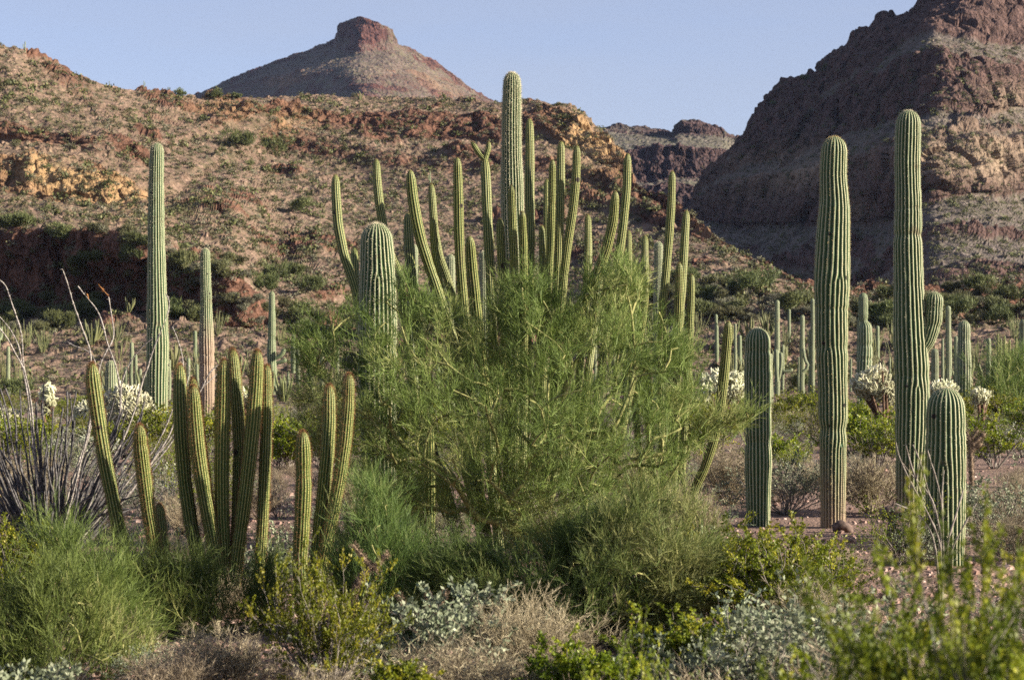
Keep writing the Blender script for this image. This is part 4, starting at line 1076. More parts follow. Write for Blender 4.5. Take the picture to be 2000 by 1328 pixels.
# foreground bushes, measured one by one: kind, label, column, distance, height
FG = [
    ('dry', 'straw-coloured twig mound at the bottom edge beneath the near creosotes', 1700, 9.5, .72, 1.6, 1.4),
    ('brittle', 'silver-green brittlebush at the bottom edge right of centre', 1330, 12.8, .55, 1.0, 1.2),
    ('brittle', 'blue-green brittlebush low at the bottom left corner', 60, 12.3, .35, .8, 1.2),
    ('dry', 'twiggy dead bush between two feathery bushes at lower left', 330, 13.0, .36, 1.2, 1.2),
    ('creosote', 'small green bush at the bottom edge in front of the pale straw mound', 760, 11.8, .40, 1.6, 1.2),
    ('creosote', 'low green bush at the bottom edge just right of centre', 1130, 12.4, .45, 1.8, 1.3),
    ('creosote', 'small creosote at the bottom edge between the low palo verde and the near creosotes', 1340, 13.2, .55, 1.6, 1.3),
    ('brittle', 'grey-green brittlebush squeezed between the two palo verdes and the bare patch', 1420, 14.8, .5, 1.2, 1.2),
    ('dry', 'dead grey twigs below the low dark palo verde', 1040, 14.5, .55, 1.3, 1.3),
    ('dry', 'grey leafless bush in front of the tall thick saguaro, right of the creosote', 1660, 15.0, .6, 1.1, 1.4),
    ('creosote', 'near blurred creosote bush with gold-green leaves at the right edge', 2000, 6.0, 1.42, 5.5, .65),
    ('creosote', 'near blurred creosote bush left of the edge one, below the barrel-shaped saguaro', 1920, 6.6, 1.12, 3.6, .55),
    ('creosote', 'dense blurred creosote bush at lower right, in front of the feet of the barrel-shaped saguaro', 1830, 7.4, 1.04, 6.0, 1.0),
    ('creosote', 'low blurred creosote bush, leftmost of the near ones at lower right', 1700, 7.0, 1.02, 3.0, .62),
    ('creosote', 'low near creosote sprig at bottom centre-right, tips soft and yellow', 1290, 8.4, .90, 1.2, .4),
    ('creosote', 'low near creosote at the bottom right corner', 1900, 5.6, 1.04, 5.0, 1.0),
    ('creosote', 'creosote bush with grey crooked branches right of the three-stemmed organ pipe', 640, 13.2, .80, 1.8, .75),
    ('creosote', 'small creosote bush between the low palo verde and the short dark saguaro', 1440, 16.6, .78, 2.2, 1.3),
    ('creosote', 'small creosote bush on the bare patch in front of the tall thick saguaro', 1545, 16.0, .75, 1.6, 1.2),
    ('creosote', 'yellow-green creosote behind the near feathery bush at left', 35, 17.0, .80, 1.6, 1.0),
    ('brittle', 'pale grey-green brittlebush at bottom centre', 850, 14.4, .62, 1.2, 1.3),
    ('brittle', 'blue-grey brittlebush at the bottom right, beneath the creosote', 1520, 12.6, .72, 1.2, 1.3),
    ('brittle', 'wide silvery brittlebush in front of the bare patch', 1660, 13.6, .72, 1.0, 1.4),
    ('brittle', 'small brittlebush behind the low young palo verde', 960, 17.0, .5, .9, 1.2),
    ('brittle', 'brittlebush at the right foot of the big green tree', 1380, 20.5, .55, .8, 1.1),
    ('brittle', 'small silver brittlebush between the dark saguaro and the tall thick one', 1535, 31.0, .95, .9, 1.2),
    ('brittle', 'silver-grey brittlebush right of the barrel-shaped saguaro', 1930, 26.0, .9, .9, 1.4),
    ('brittle', 'small brittlebush beneath the ten-stemmed organ pipe, to its right', 545, 20.0, .6, .8, 1.0),
    ('dry', 'mound of pale straw twigs at the bottom edge, left of centre', 905, 12.6, .50, 1.3, 1.5),
    ('dry', 'grey dead bush at bottom left below the ten-stemmed organ pipe', 440, 13.6, .40, 1.2, 1.4),
    ('dry', 'tan dead bush at the bottom edge right of the feathery bushes', 620, 12.2, .34, 1.2, 1.5),
    ('dry', 'dry twiggy mound at the bottom edge, centre right', 1160, 12.0, .36, 1.1, 1.5),
    ('dry', 'grey dead bush at the bottom edge below the blue-grey brittlebush', 1370, 11.4, .46, 1.1, 1.5),
    ('dry', 'brown dead bush under the big green tree on its left', 870, 17.2, .5, 1.0, 1.2),
    ('dry', 'dead bush on the bare patch below the tall thick saguaro', 1625, 20.6, .42, .9, 1.2),
    ('dry', 'dry bush right of the tall thick saguaro', 1700, 31.0, .8, .9, 1.3),
    ('dry', 'dry bush between the big green tree and the dark saguaro', 1425, 33.0, .95, .9, 1.3),
    ('dry', 'dry brush under the near creosote at right', 1800, 10.2, .75, 1.0, 1.5),
    ('grey', 'dull grey bush between the ocotillo and the near organ pipe stems', 290, 30.0, .9, .8, 1.4),
    ('olive', 'dark olive bush directly under the big green tree', 1080, 23.5, .9, .8, 1.4),
]
for i, (k, lab, x, D, h, det, wide) in enumerate(FG):
    shrub(k, lab, x, D, h, 300 + i, detail=det, rot=i * 1.3, wide=wide)

# repeats of the plain between 24 m and 105 m
PROTO = {}
def proto(kind, i, h, px_):
    key = (kind, i)
    if key not in PROTO:
        wd, lf = shrub_mesh(kind, 700 + i * 13 + len(kind), h, .6, px_)
        PROTO[key] = (wd.mesh('branches', [M['dry' if kind == 'dry' else 'twig']]), lf.mesh('foliage', [M[LEAFM[kind]]], False), h)
    return PROTO[key]


LAB = {'creosote': ('yellow-green creosote bush on the plain behind the tall saguaros', 'creosote bushes of the plain'),
       'brittle': ('low pale silvery bush on the plain behind the tall saguaros', 'silvery bushes of the plain'),
       'dry': ('brown leafless twiggy bush on the plain', 'leafless bushes of the plain'),
       'olive': ('low olive-green bush on the plain', 'olive bushes of the plain'),
       'grey': ('dull grey-green bush on the plain', 'grey bushes of the plain'),
       'grass': ('tuft of dry straw grass on the stony ground', 'dry grass tufts')}


def place(kind, i, x, D, h, rot, near=False):
    wm, lm, h0 = proto(kind, i + (10 if near else 0), .8, D / 2048 * .8)
    b = foot(x, D); s = h / h0 * .8
    root = link(NAMES[kind], None, loc=b.tolist()); root.rotation_euler.z = rot; root.scale = (s * 1.25, s * 1.25, s)
    tag(root, LAB[kind][0], 'bush' if kind != 'grass' else 'grass tuft', LAB[kind][1])
    link('branches', wm, root); link('foliage', lm, root)


rg = random.Random(5)
for i in range(190):            # 23 - 42 m
    D = rg.uniform(23, 42); x = rg.uniform(-450, 2450)
    if 1380 < x < 1740 and D < 33 and rg.random() < .8: continue
    if 980 > x > 900: continue
    k = rg.choices(['dry', 'brittle', 'creosote', 'olive', 'grey', 'grass'], [7, 4, 3, 1, 3, 5])[0]
    place(k, rg.randrange(3), x, D, {'grass': .35, 'creosote': 1.0, 'dry': .7}.get(k, .6) * rg.uniform(.6, 1.15), rg.uniform(0, 6), True)
for i in range(460):
    u = rg.random(); D = 42 * (110 / 42) ** u; x = rg.uniform(-350, 2350)
    k = rg.choices(['creosote', 'dry', 'brittle', 'olive', 'grey'], [8, 3, 2, 5, 3])[0]
    place(k, rg.randrange(3), x, D, {'creosote': 1.1, 'dry': .8, 'brittle': .7}.get(k, .8) * rg.uniform(.6, 1.25), rg.uniform(0, 6))
for i in range(60):            # around the near plants
    D = rg.uniform(13.5, 24); x = rg.uniform(-60, 2060)
    k = rg.choices(['grass', 'dry', 'brittle', 'grey'], [6, 3, 2, 1])[0]
    if 1480 < x < 1720 and D > 18 and k != 'grass': continue
    place(k, rg.randrange(3), x, D, {'grass': .28, 'dry': .4, 'brittle': .35}.get(k, .4) * rg.uniform(.6, 1.2), rg.uniform(0, 6), True)


# ------------------------------------------------------------------ ocotillo
def wands(mb, paths, D, r, rng, base, mat=0, seg=5, thorns=True):
    for pts, dD in paths:
        P = px_path(pts, D, dD=dD)
        S = np.concatenate([[0], np.cumsum(np.linalg.norm(np.diff(P, axis=0), axis=1))])
        n = max(int(S[-1] / .05), 4); f = np.linspace(0, S[-1], n)
        Q = np.stack([np.interp(f, S, P[:, i]) for i in range(3)], 1)
        ker = np.array([.25, .5, .25])
        for _ in range(3): Q[1:-1] = .25 * Q[:-2] + .5 * Q[1:-1] + .25 * Q[2:]
        Q += np.stack([perlin(np.stack([f * 2 + i * 7, f * 0 + Q[0, 0], f * 0], -1)) for i in range(3)], -1) * .03
        rr_ = r * np.linspace(1, .5, n) * (1 + .25 * rng.normal(size=n))
        V, Fq = tubes((Q - base)[None], np.abs(rr_)[None], seg); mb.add(V, Fq, mat)
        if thorns:
            idx = rng.integers(1, n, int(S[-1] / .02)); T = unit(np.gradient(Q, axis=0))[idx]
            Vb, Fb = blades(rng, Q[idx] - base, unit(np.cross(T, rng.normal(size=T.shape))) + .3 * T, .028, .006); mb.add(Vb, Fb, mat)


rng = np.random.default_rng(77)
oD = 20.3; ob = foot(95, oD)
root = link('ocotillo', None, loc=ob.tolist()); tag(root, 'leafless ocotillo with a fan of grey wands at the left edge', 'shrub')
long_w = [
    ([(125, 527), (132, 550), (142, 590), (158, 625), (168, 660), (178, 690), (181, 740), (172, 850), (145, 960), (105, 1085)], -.2),
    ([(155, 560), (172, 585), (190, 605), (203, 630), (209, 660), (214, 685), (226, 712), (235, 750), (233, 800), (222, 860), (180, 960), (115, 1085)], .1),
    ([(212, 578), (218, 610), (226, 645), (224, 665), (205, 690), (195, 720), (188, 770), (172, 860), (140, 970), (105, 1085)], .3),
    ([(0, 548), (12, 552), (18, 580), (28, 600), (42, 640), (44, 680), (48, 720), (60, 800), (72, 900), (85, 1000), (92, 1085)], -.1),
    ([(-8, 612), (8, 624), (24, 646), (38, 680), (46, 720), (58, 820), (74, 940), (92, 1085)], .2),
    ([(0, 640), (12, 655), (28, 690), (48, 718), (60, 790), (85, 1085)], -.3),
    ([(326, 575), (334, 583), (333, 600), (320, 640), (298, 690), (282, 740), (262, 800), (240, 860), (190, 960), (120, 1085)], .2),
    ([(300, 662), (282, 674), (268, 690), (248, 720), (236, 760), (232, 820), (212, 890), (160, 990), (108, 1085)], -.2),
    ([(134, 668), (142, 676), (165, 682), (182, 695), (190, 715), (188, 760), (165, 870), (130, 980), (100, 1085)], .4),
    ([(338, 641), (352, 672), (359, 690), (360, 720), (352, 760), (338, 800), (300, 880), (220, 980), (130, 1085)], .1),
    ([(372, 715), (371, 735), (362, 760), (330, 850), (260, 960), (130, 1085)], .3),
    ([(455, 698), (430, 710), (412, 725), (402, 745), (380, 790), (330, 870), (240, 980), (130, 1085)], .2),
    ([(430, 728), (412, 742), (394, 760), (350, 830), (280, 930), (140, 1085)], .35),
]
rest = []
for i in range(92):
    u = i / 91.0; tx = -90 + 410 * u + rng.uniform(-25, 25); ty = rng.uniform(740, 930) + 60 * abs(u - .4)
    bx = 60 + 75 * u
    rest.append(([(tx + rng.uniform(-12, 12), ty), (tx * .88 + bx * .12, ty + 55), (tx * .62 + bx * .38 + rng.uniform(-14, 14), ty * .62 + 1085 * .38), (tx * .3 + bx * .7, ty * .28 + 1085 * .72), (bx, 1090)], rng.uniform(-.5, .6)))
for qi, pth in enumerate(long_w + rest):
    low_fan = qi >= len(long_w); mb = MB(); wands(mb, [pth], oD, .0145 if low_fan else .0115, rng, ob); mb.build('wand', [M['ocot_dark' if low_fan else 'ocot']], root)
mb = MB(); wands(mb, [([(194, 556), (203, 568), (212, 578)], .3)], oD, .006, rng, ob); mb.build('wand_tip', [M['orange']], root)['label'] = 'orange dried wand tip'
mb = MB(); wands(mb, [([(171, 574), (171, 578), (172, 584)], .1)], oD, .005, rng, ob); mb.build('wand_tip', [M['orange']], root)['label'] = 'tiny orange side shoot'

# grey leafless bush in front of the two right-hand saguaros
gD = 16.5; gb = foot(1830, gD)
root = link('dead_bush', None, loc=gb.tolist()); tag(root, 'grey leafless bush whose bare branches cross the feet of the two right-hand saguaros', 'bush')
mb = MB()
wands(mb, [([(1752, 862), (1758, 890), (1772, 930), (1792, 970), (1815, 1010), (1838, 1060), (1835, 1180)], 0), ([(1786, 868), (1800, 900), (1806, 940), (1818, 980), (1836, 1030), (1836, 1180)], .2),
           ([(1815, 880), (1822, 910), (1832, 950), (1838, 985), (1842, 1040), (1840, 1180)], -.2), ([(1765, 905), (1785, 935), (1808, 955), (1826, 990), (1838, 1050), (1838, 1180)], .1),
           ([(1748, 985), (1775, 995), (1800, 1010), (1825, 1050), (1836, 1180)], -.1), ([(1845, 920), (1838, 960), (1840, 1000), (1836, 1080), (1836, 1180)], .3),
           ([(1770, 870), (1776, 900), (1790, 940), (1802, 975)], 0), ([(1800, 885), (1796, 905), (1790, 935)], 0), ([(1880, 960), (1868, 1000), (1850, 1060), (1838, 1180)], .2), ([(1905, 985), (1880, 1030), (1850, 1090), (1838, 1180)], 0)], gD, .010, rng, gb, thorns=True)
mb.build('branches', [M['twig']], root)


# ------------------------------------------------------------------ cholla
def cholla(label, D, poly, trunk_px, njoint, seed, mat='cholla', L0=.085, r0=.022, fuzz=True):
    rng = np.random.default_rng(seed)
    base = foot(trunk_px, D); root = link('cholla', None, loc=base.tolist()); tag(root, label, 'cactus', 'chollas')
    P = np.array(poly, float); x0, y0 = P.min(0); x1, y1 = P.max(0)
    x = rng.uniform(x0, x1, njoint * 6); y = rng.uniform(y0, y1, njoint * 6); m = inside(poly, x, y); x, y = x[m][:int(njoint * 1.35)], y[m][:int(njoint * 1.35)]
    ed = edge_dist(poly, x, y) * D / F
    half = np.sqrt(np.maximum(ed, .02)) * .8
    dd = -np.abs(rng.uniform(-1, 1, len(x))) ** .5 * half * rng.choice([1, 1, 1, -1], len(x))
    C = at(x, y, D + dd); cen = C.mean(0) - np.array([0, 0, .25])
    kp = perlin(C * 2.2 + seed * 3) > -.22; C = C[kp]
    k = D / 60
    d = unit(.5 * unit(C - cen) + rng.normal(size=C.shape) * .6 + np.array([0, 0, .45]))
    L = L0 * k * rng.uniform(.8, 1.6, len(C))[:, None]; R0 = r0 * k * rng.uniform(.85, 1.2, len(C))
    f = np.array([0, .12, .35, .65, .88, 1.0]); prof = np.array([.45, .85, 1, .98, .7, .05])
    PP = C[:, None] + (d * L)[:, None] * (f[None, :, None] * 2 - 1)
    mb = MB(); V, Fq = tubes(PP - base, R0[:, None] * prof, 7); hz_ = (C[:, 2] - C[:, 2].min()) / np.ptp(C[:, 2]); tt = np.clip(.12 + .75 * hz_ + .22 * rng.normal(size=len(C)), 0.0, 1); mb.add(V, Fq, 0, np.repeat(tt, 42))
    idx = np.repeat(np.arange(len(C)), 22); ff = rng.uniform(.0, 1, len(idx))[:, None]
    sidev = unit(np.cross(d[idx], rng.normal(size=(len(idx), 3))))
    B = C[idx] + d[idx] * L[idx] * (ff * 2 - 1) + sidev * R0[idx][:, None] * .8
    Vb, Fb = blades(rng, B - base, sidev + .4 * rng.normal(size=B.shape), .03 * k, .006 * k); mb.add(Vb, Fb, 0, 1.0)
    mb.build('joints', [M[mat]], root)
    # dark trunk with a few limbs
    tgt = C[rng.permutation(len(C))[:9]]
    st = np.repeat((base + np.array([0, 0, -.05]))[None], len(tgt), 0); mid = st * .45 + tgt * .55; mid[:, :2] = st[:, :2] * .7 + tgt[:, :2] * .3
    TT = np.stack([st, st * .6 + mid * .4, mid, tgt], 1); TT[:, 1:3] += rng.normal(size=(len(tgt), 2, 3)) * .05
    mb = MB(); V, Fq = tubes(TT - base, np.repeat(np.array([[.07, .06, .045, .025]]) * k, len(tgt), 0), 6); mb.add(V, Fq)
    Bx = np.repeat(TT.reshape(-1, 3), 30, 0) + rng.normal(size=(len(TT) * 120, 3)) * .04
    Vb, Fb = blades(rng, Bx - base, rng.normal(size=Bx.shape), .05 * k, .008 * k); mb.add(Vb, Fb); mb.build('trunk', [M['chollatr']], root)
    return root


cholla('round white-spined cholla in front of the short fat saguaro at left', 58, [(198, 805), (206, 770), (232, 750), (268, 755), (294, 780), (308, 815), (303, 842), (270, 858), (235, 862), (205, 845)], 240, 900, 1)
cholla('lower white cholla behind the leftmost organ pipe stem', 59, [(145, 800), (160, 785), (190, 780), (215, 800), (220, 840), (200, 860), (160, 840), (142, 820)], 180, 320, 2)
cholla('small white cholla at the far left, seen between the ocotillo wands', 62, [(75, 760), (92, 748), (108, 758), (108, 795), (90, 815), (76, 790)], 92, 150, 3)
cholla('small white cholla at the left edge behind the ocotillo', 62, [(-20, 800), (10, 795), (40, 805), (40, 830), (0, 840), (-20, 835)], 10, 150, 4)
cholla('white cholla between the right organ pipe stem and the short dark saguaro', 62, [(1362, 760), (1368, 735), (1390, 722), (1420, 728), (1452, 728), (1460, 760), (1452, 782), (1400, 788), (1380, 810), (1365, 800)], 1410, 520, 5)
cholla('white cholla with an orange-brown trunk between the two tallest right-hand saguaros', 55, [(1662, 745), (1690, 722), (1722, 715), (1745, 740), (1752, 775), (1735, 790), (1700, 780), (1668, 770)], 1732, 520, 6)
cholla('white cholla just behind the top of the barrel-shaped saguaro', 60, [(1815, 750), (1832, 744), (1862, 748), (1872, 765), (1850, 780), (1815, 775)], 1840, 260, 7)
cholla('small white cholla right of the thick round-topped saguaro', 60, [(1895, 768), (1910, 758), (1932, 768), (1930, 785), (1905, 792)], 1915, 170, 8)
cholla('small white cholla behind the near organ pipe tips', 66, [(468, 765), (485, 755), (500, 765), (500, 800), (475, 800)], 484, 130, 9)


def dead_cholla(label, D, paths, basepx, seed):
    rng = np.random.default_rng(seed); b = foot(basepx, D)
    root = link('dead_cholla', None, loc=b.tolist()); tag(root, label, 'cactus')
    mb = MB()
    for pts, r in paths:
        P = px_path(pts, D); S = np.concatenate([[0], np.cumsum(np.linalg.norm(np.diff(P, axis=0), axis=1))]); n = max(int(S[-1] / .02), 5)
        f = np.linspace(0, S[-1], n); Q = np.stack([np.interp(f, S, P[:, i]) for i in range(3)], 1)
        prof = np.minimum(1, np.sqrt(np.clip(1 - (f / S[-1]) ** 6, .02, 1)))
        V, Fq = tubes((Q - b)[None], (r * .62 * prof * (1 + .25 * np.sin(f * 70) + .15 * rng.normal(size=n)))[None], 8); mb.add(V, Fq)
        idx = rng.integers(0, n, int(S[-1] * 2600)); T = unit(np.gradient(Q, axis=0))[idx]; sv = unit(np.cross(T, rng.normal(size=T.shape)))
        Vb, Fb = blades(rng, Q[idx] - b + sv * r * .6, sv + .6 * rng.normal(size=sv.shape), .030, .0035); mb.add(Vb, Fb)
    mb.build('joints', [M['dead']], root)


dead_cholla('bent brown dead cholla left of the foot of the big green tree', 15.6, [([(688, 1062), (702, 1080), (716, 1098), (728, 1108), (705, 1125), (690, 1160)], .03), ([(758, 1080), (742, 1095), (726, 1106)], .024), ([(742, 1115), (728, 1106)], .022), ([(712, 1118), (690, 1160), (690, 1250)], .022)], 690, 1)
dead_cholla('brown dead cholla with three upright stubs at bottom centre', 15.4, [([(778, 1160), (790, 1185), (802, 1200), (830, 1205)], .025), ([(836, 1158), (838, 1180), (836, 1205)], .026), ([(872, 1152), (862, 1175), (850, 1200), (820, 1215), (820, 1260)], .03), ([(888, 1212), (860, 1202), (830, 1206), (800, 1205)], .035)], 820, 2)
dead_cholla('brown spiny low cholla right of the barrel-shaped saguaro', 27, [([(1912, 838), (1902, 850), (1895, 866), (1900, 990)], .05), ([(1925, 846), (1912, 856), (1898, 870)], .05), ([(1888, 842), (1892, 856), (1896, 872)], .05), ([(1920, 866), (1905, 872), (1898, 880)], .05)], 1900, 3)

# stumps and dead wood
sb = foot(1745, 27.0)
root = link('stump', None, loc=sb.tolist()); tag(root, 'dark broken stump left of the foot of the tallest right-hand saguaro', 'stump')
mb = MB()
def lump(mb, pts, rs, D, b, seed):
    P = px_path(pts, D)[None]; n = P.shape[1]; V, Fq = tubes(P - b, np.array(rs, float)[None, ::-1] * D / F, 12)
    V = V * (1 + 0 * V) + .02 * np.stack([perlin(V * 9 + i * 5 + seed) for i in range(3)], -1) * 1.6; mb.add(V, Fq)
lump(mb, [(1747, 978), (1745, 990), (1742, 1010), (1742, 1045)], [1, 5, 7, 10], 27.0, sb, 1)
mb.build('post', [M['stump']], root)
mb = MB(); lump(mb, [(1715, 1008), (1722, 1003), (1735, 1000), (1765, 1000), (1785, 1004), (1792, 1008)], [1, 9, 13, 13, 9, 1], 27.0, sb, 2); mb.build('fallen_piece', [M['stump']], root)
sb = foot(1645, 27.6)
mb = MB(); lump(mb, [(1627, 1040), (1632, 1030), (1642, 1024), (1655, 1030), (1662, 1040), (1664, 1044)], [1, 9, 11, 9, 6, 1], 27.6, sb, 3)
o = mb.build('rock', [M['stump']]); o.location = sb.tolist(); tag(o, 'small dark rock at the right foot of the tall thick saguaro', 'rock')

# stones and pebbles of the near ground
rng = np.random.default_rng(9)
ns = 9000
Dn = 12 * (60 / 12) ** rng.uniform(0, 1, ns); xs = rng.uniform(-.27, .27, ns) * Dn
sz = rng.gamma(2, .011, ns) + .012
ang = rng.uniform(0, 6.28, (ns, 6)) * .15 + np.arange(6) * 1.047
ringr = rng.uniform(.7, 1.2, (ns, 6)) * sz[:, None]
c0 = np.stack([xs, Dn, gz(xs, Dn)], -1)
V = np.zeros((ns, 13, 3))
V[:, :6, 0] = np.cos(ang) * ringr; V[:, :6, 1] = np.sin(ang) * ringr; V[:, :6, 2] = -.3 * sz[:, None]
V[:, 6:12, 0] = np.cos(ang + .4) * ringr * .7; V[:, 6:12, 1] = np.sin(ang + .4) * ringr * .7; V[:, 6:12, 2] = rng.uniform(.35, .6, (ns, 6)) * sz[:, None]
V[:, 12, 2] = .65 * sz
V += c0[:, None]
i6 = np.arange(6); q = np.stack([i6, (i6 + 1) % 6, 6 + (i6 + 1) % 6, 6 + i6], -1); tr = np.stack([6 + i6, 6 + (i6 + 1) % 6, np.full(6, 12)], -1)
off = (np.arange(ns) * 13)[:, None, None]
PM = foliage('stones', (0.16, 0.10, 0.075), (0.36, 0.24, 0.19), (0.48, 0.36, 0.30), 0.0, .9)
o = link('gravel', mesh('gravel', V.reshape(-1, 3), [((q[None] + off).reshape(-1, 4), 0), ((tr[None] + off).reshape(-1, 3), 0)], [PM], {'t': np.repeat(rng.uniform(0, 1, ns), 13)}, False))
tag(o, 'loose reddish stones strewn over the desert floor', 'gravel', kind='stuff')


# ------------------------------------------------------------------ plants on the hills
def puff(seed, kind):
    """a hill bush about one metre high, of many leaf-sized faces in lumpy clumps, with gaps"""
    rng = np.random.default_rng(seed); n = 1500
    nb = 9; az = rng.uniform(0, 6.28, nb); rb = rng.uniform(.1, .55, nb); hb = rng.uniform(.25, .8, nb)
    cb = np.stack([np.cos(az) * rb, np.sin(az) * rb, hb], -1); sb_ = rng.uniform(.16, .32, nb)
    j = rng.integers(0, nb, n); B = cb[j] + unit(rng.normal(size=(n, 3))) * sb_[j][:, None] * rng.uniform(.5, 1.05, n)[:, None]
    B[:, 2] = np.abs(B[:, 2])
    cc = cb[j] * np.array([1, 1, .4])
    V, Fq = blades(rng, B, unit(B - cc) + rng.normal(size=(n, 3)) * .5 + np.array([0, 0, .5]), rng.uniform(.10, .26, n), .035)
    tt_ = rng.uniform(0, 1, nb)[j] * .5 + rng.uniform(0, .5, n)
    mb = MB(); mb.add(V, Fq, 0, np.repeat(tt_, 3)); return mb


def fan(seed, n, spread, h, r):
    rng = np.random.default_rng(seed); an = np.radians(rng.uniform(0, spread, n)); az = rng.uniform(0, 6.28, n)
    d = np.stack([np.sin(an) * np.cos(az), np.sin(an) * np.sin(az), np.cos(an)], -1); L = rng.uniform(.6, 1, n)[:, None] * h
    P = [np.stack([np.cos(az), np.sin(az), 0 * az], -1) * .06 * h]
    for q in range(5): d = unit(d + np.array([0, 0, .16]) + rng.normal(size=d.shape) * .05); P.append(P[-1] + d * L / 5)
    P = np.stack(P, 1); rr_ = r * np.array([.8, 1, 1, 1, .9, .25])[None] * np.ones((n, 1))
    V, Fq = tubes(P, rr_, 6); mb = MB(); mb.add(V, Fq, 0, np.repeat(rng.uniform(.2, 1, n), 36)); return mb


HB = {}
for k, mt in (('green', 'hgreen'), ('olive', 'holive'), ('grey', 'hgrey')):
    HB[k] = [puff(40 + i, k).mesh('hill_bush', [M[mt]], False) for i in range(3)]
HF = {'organ': [fan(60 + i, 9 + 2 * i, 38, 2.2, .085).mesh('stems', [M['wand']]) for i in range(3)],
      'ocot': [fan(70 + i, 16, 42, 2.4, .028).mesh('stems', [M['wand']]) for i in range(2)]}
sgm = []
for i in range(3):
    mb = cactus_mb(); column(mb, [(0, 0, -.4), (.02, 0, 1.5), (0, 0, 4)], [.17, .21, .17], 10, .13, np.random.default_rng(i), step=.3, seg=4); 
    if i == 1: column(mb, [(.1, 0, 1.6), (.5, 0, 1.8), (.6, 0, 2.2), (.6, 0, 3.1)], [.12, .14, .14, .12], 8, .13, np.random.default_rng(9), step=.2, seg=4)
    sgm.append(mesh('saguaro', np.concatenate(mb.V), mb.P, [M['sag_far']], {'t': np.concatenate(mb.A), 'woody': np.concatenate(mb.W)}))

HL = {'green': ('rounded bright green bush growing on the rocky slopes', 'bush', 'bright green bushes of the slopes'),
      'olive': ('small dull olive bush growing on the rocky slopes', 'bush', 'olive bushes of the slopes'),
      'grey': ('small grey-green bush growing on the rocky slopes', 'bush', 'grey bushes of the slopes'),
      'organ': ('far clump of pale green upright cactus stems on the rocky slopes', 'cactus', 'organ pipe clumps of the slopes'),
      'ocot': ('far fan of thin yellow-green wands on the rocky slopes', 'shrub', 'ocotillos of the slopes'),
      'sag': ('tiny far saguaro standing on the rocky slopes', 'cactus', 'far saguaros of the slopes')}
HN = {'green': 'hill_bush', 'olive': 'hill_bush', 'grey': 'hill_bush', 'organ': 'organ_pipe_cactus', 'ocot': 'ocotillo', 'sag': 'saguaro'}
rg = random.Random(12)


def stand(kind, p, h, lab=None):
    src = rg.choice(HB.get(kind) or HF.get(kind) or sgm)
    ref = {'organ': 2.0, 'ocot': 2.2, 'sag': 4.0}.get(kind, .95)
    o = link(HN[kind], src, loc=(p[0], p[1], p[2] - .06 * h)); s = h / ref
    wx = 1.3 if kind in HB else 1.0
    if kind == 'sag': wx = 1.0
    o.scale = (s * wx * rg.uniform(.9, 1.2), s * wx, s); o.rotation_euler.z = rg.uniform(0, 6.28)
    L_ = HL[kind]; tag(o, lab or L_[0], L_[1], L_[2]); return o


# ones that can be told apart
for (x, y, hpx, kind, lab) in [
    (49, 103, 23, 'sag', 'lone saguaro standing on the crest at the far left against the sky'),
    (154, 136, 14, 'sag', 'short saguaro on the crest, second from the left against the sky'),
    (209, 152, 18, 'sag', 'thin saguaro behind the green bush on the left crest'),
    (281, 173, 16, 'sag', 'small saguaro on the crest where the left slope dips'),
    (840, 362, 28, 'sag', 'far saguaro above the organ pipe stem with pale tip, on the shaded slope'),
    (1512, 545, 26, 'sag', 'far saguaro at the toe of the dark mountain'),
    (205, 156, 14, 'green', 'green bush on the left crest against the sky'),
    (355, 188, 18, 'green', 'largest green bush on the crest left of the pointed butte'),
    (422, 192, 16, 'green', 'pale green bush at the left foot of the pointed butte on the crest'),
    (465, 194, 14, 'green', 'pale bush on the crest right of the left foot of the pointed butte'),
    (1573, 157, 12, 'green', 'small tree on the dark mountain skyline, lower one'),
    (1615, 136, 11, 'green', 'small tree on the dark mountain skyline, upper one'),
    (1512, 205, 9, 'green', 'little bush on the steep skyline of the dark mountain'),
    (703, 196, 18, 'organ', 'pale stem clump on the crest in front of the pointed butte'),
    (470, 290, 34, 'green', 'largest green bush in the notch below the left crest'),
    (530, 300, 34, 'green', 'green bush on the right side of the notch below the crest'),
    (585, 415, 28, 'green', 'dark green bush on the open slope left of the organ pipe stems'),
    (107, 625, 42, 'organ', 'pale stem clump below the shaded red cliff at the left'),
    (250, 610, 30, 'organ', 'pale stem clump under the middle of the shaded red cliff'),
]:
    h = hit(x, y)
    if h is None: h = hit(x, y + 5)
    if h is None: continue
    stand(kind, h[0], hpx * h[0][1] / F, lab)

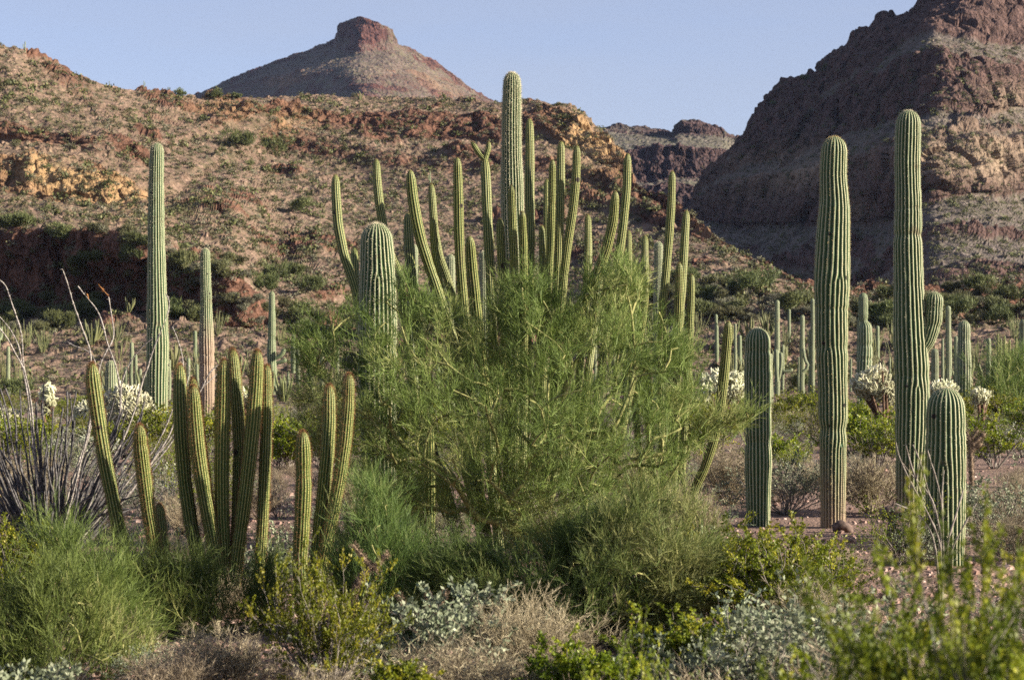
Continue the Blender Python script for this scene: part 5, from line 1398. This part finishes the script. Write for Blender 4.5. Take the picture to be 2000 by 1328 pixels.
pts = []
for i in range(30000):
    x = rg.uniform(-20, 2020); y = rg.uniform(80, 795)
    h = hit(x, y)
    if h is None: continue
    p, dist, nm, nn = h
    if nm in ('peak', 'far_mesa'):
        if rg.random() < .8: continue
    # screen-uniform points; thin them where the rock is steep
    if abs(nn.z) < .45 and rg.random() < .8: continue
    pts.append((x, y, p, nm))
singles = {k: [] for k in HL}
quota = {'green': 75, 'olive': 125, 'grey': 80, 'organ': 44, 'ocot': 60, 'sag': 18}
big = []
for (x, y, p, nm) in pts:
    dens = perlin(np.array([[p[0] * .03, p[1] * .03, 1.5]]))[0]
    low = y > 600
    if nm == 'peak' or nm == 'far_mesa': k = rg.choice(['olive', 'grey'])
    elif nm == 'mountain': k = rg.choices(['green', 'olive', 'grey', 'organ', 'sag'], [3, 9, 5, .4, .3])[0]
    else: k = rg.choices(['green', 'olive', 'grey', 'organ', 'ocot', 'sag'], [3 if low else 2, 9, 7, 1.7 if low else 1.0, 1.2, .7 if low else .25])[0]
    if rg.random() < .30 - dens * .6: continue
    hh = {'green': rg.uniform(.7, 1.9), 'olive': rg.uniform(.4, 1.1), 'grey': rg.uniform(.3, .9), 'organ': rg.uniform(1.0, 2.0), 'ocot': rg.uniform(1.2, 2.3), 'sag': rg.uniform(1.2, 3)}[k]
    if p[1] < 175 and k in HB:
        hh *= .55
        if rg.random() < .25: continue
    if p[1] < 150 and k not in HB and rg.random() < .6: continue
    singles[k].append((hh / p[1], k, p, hh))
rest = []
for k, L_ in singles.items():
    L_.sort(key=lambda e: -e[0])
    for e in L_[:quota[k]]: stand(k, e[2], e[3])
    if k in HB: rest += L_[quota[k]:]
# the many smaller ones beyond those
rng = np.random.default_rng(3)
for knd, mt, lab in (('green', 'hgreen', 'many small green bushes dotted over the slopes'), ('olive', 'holive', 'many small olive bushes and tufts dotted over the slopes'), ('grey', 'hgrey', 'many small grey tufts dotted over the slopes')):
    E = [e for e in rest if e[1] == knd]
    if not E: continue
    mb = MB()
    for e in E:
        n = 40; p = np.array(e[2]); B = unit(rng.normal(size=(n, 3))) * rng.uniform(.3, 1, n)[:, None]; B[:, 2] = np.abs(B[:, 2]) * .9
        B = B * e[3] * .62; V, Fq = leaves(rng, B, rng.normal(size=(n, 3)) + np.array([0, 0, .6]), .24 * e[3], .16 * e[3])
        mb.add(V + p, Fq, 0, np.repeat(rng.uniform(0, 1, n), 4))
    o = mb.build('slope_scrub', [M[mt]], smooth=False); tag(o, lab, 'scrub', kind='stuff')



# ------------------------------------------------------------------ evening air
HM = bpy.data.materials.new('haze'); HM.use_nodes = True
hn = HM.node_tree; hn.nodes.remove(hn.nodes['Principled BSDF'])
pvn = hn.nodes.new('ShaderNodeVolumePrincipled'); pvn.inputs['Color'].default_value = (0.42, 0.60, 1.0, 1)
pvn.inputs['Density'].default_value = 0.00003; pvn.inputs['Anisotropy'].default_value = 0.0
hn.links.new(pvn.outputs[0], hn.nodes['Material Output'].inputs['Volume'])
hx = 2750.0; zt = 340.0
V = [(a, b, c) for c in (-4.0, zt) for a, b in ((-hx, -hx), (hx, -hx), (hx, hx), (-hx, hx))]
o = link('haze', mesh('haze', V, [(np.array([[3, 2, 1, 0], [4, 5, 6, 7], [0, 1, 5, 4], [1, 2, 6, 5], [2, 3, 7, 6], [3, 0, 4, 7]]), 0)], [HM], smooth=False))
tag(o, 'thin blue evening air between the near cacti and the far hills', 'haze', kind='stuff')
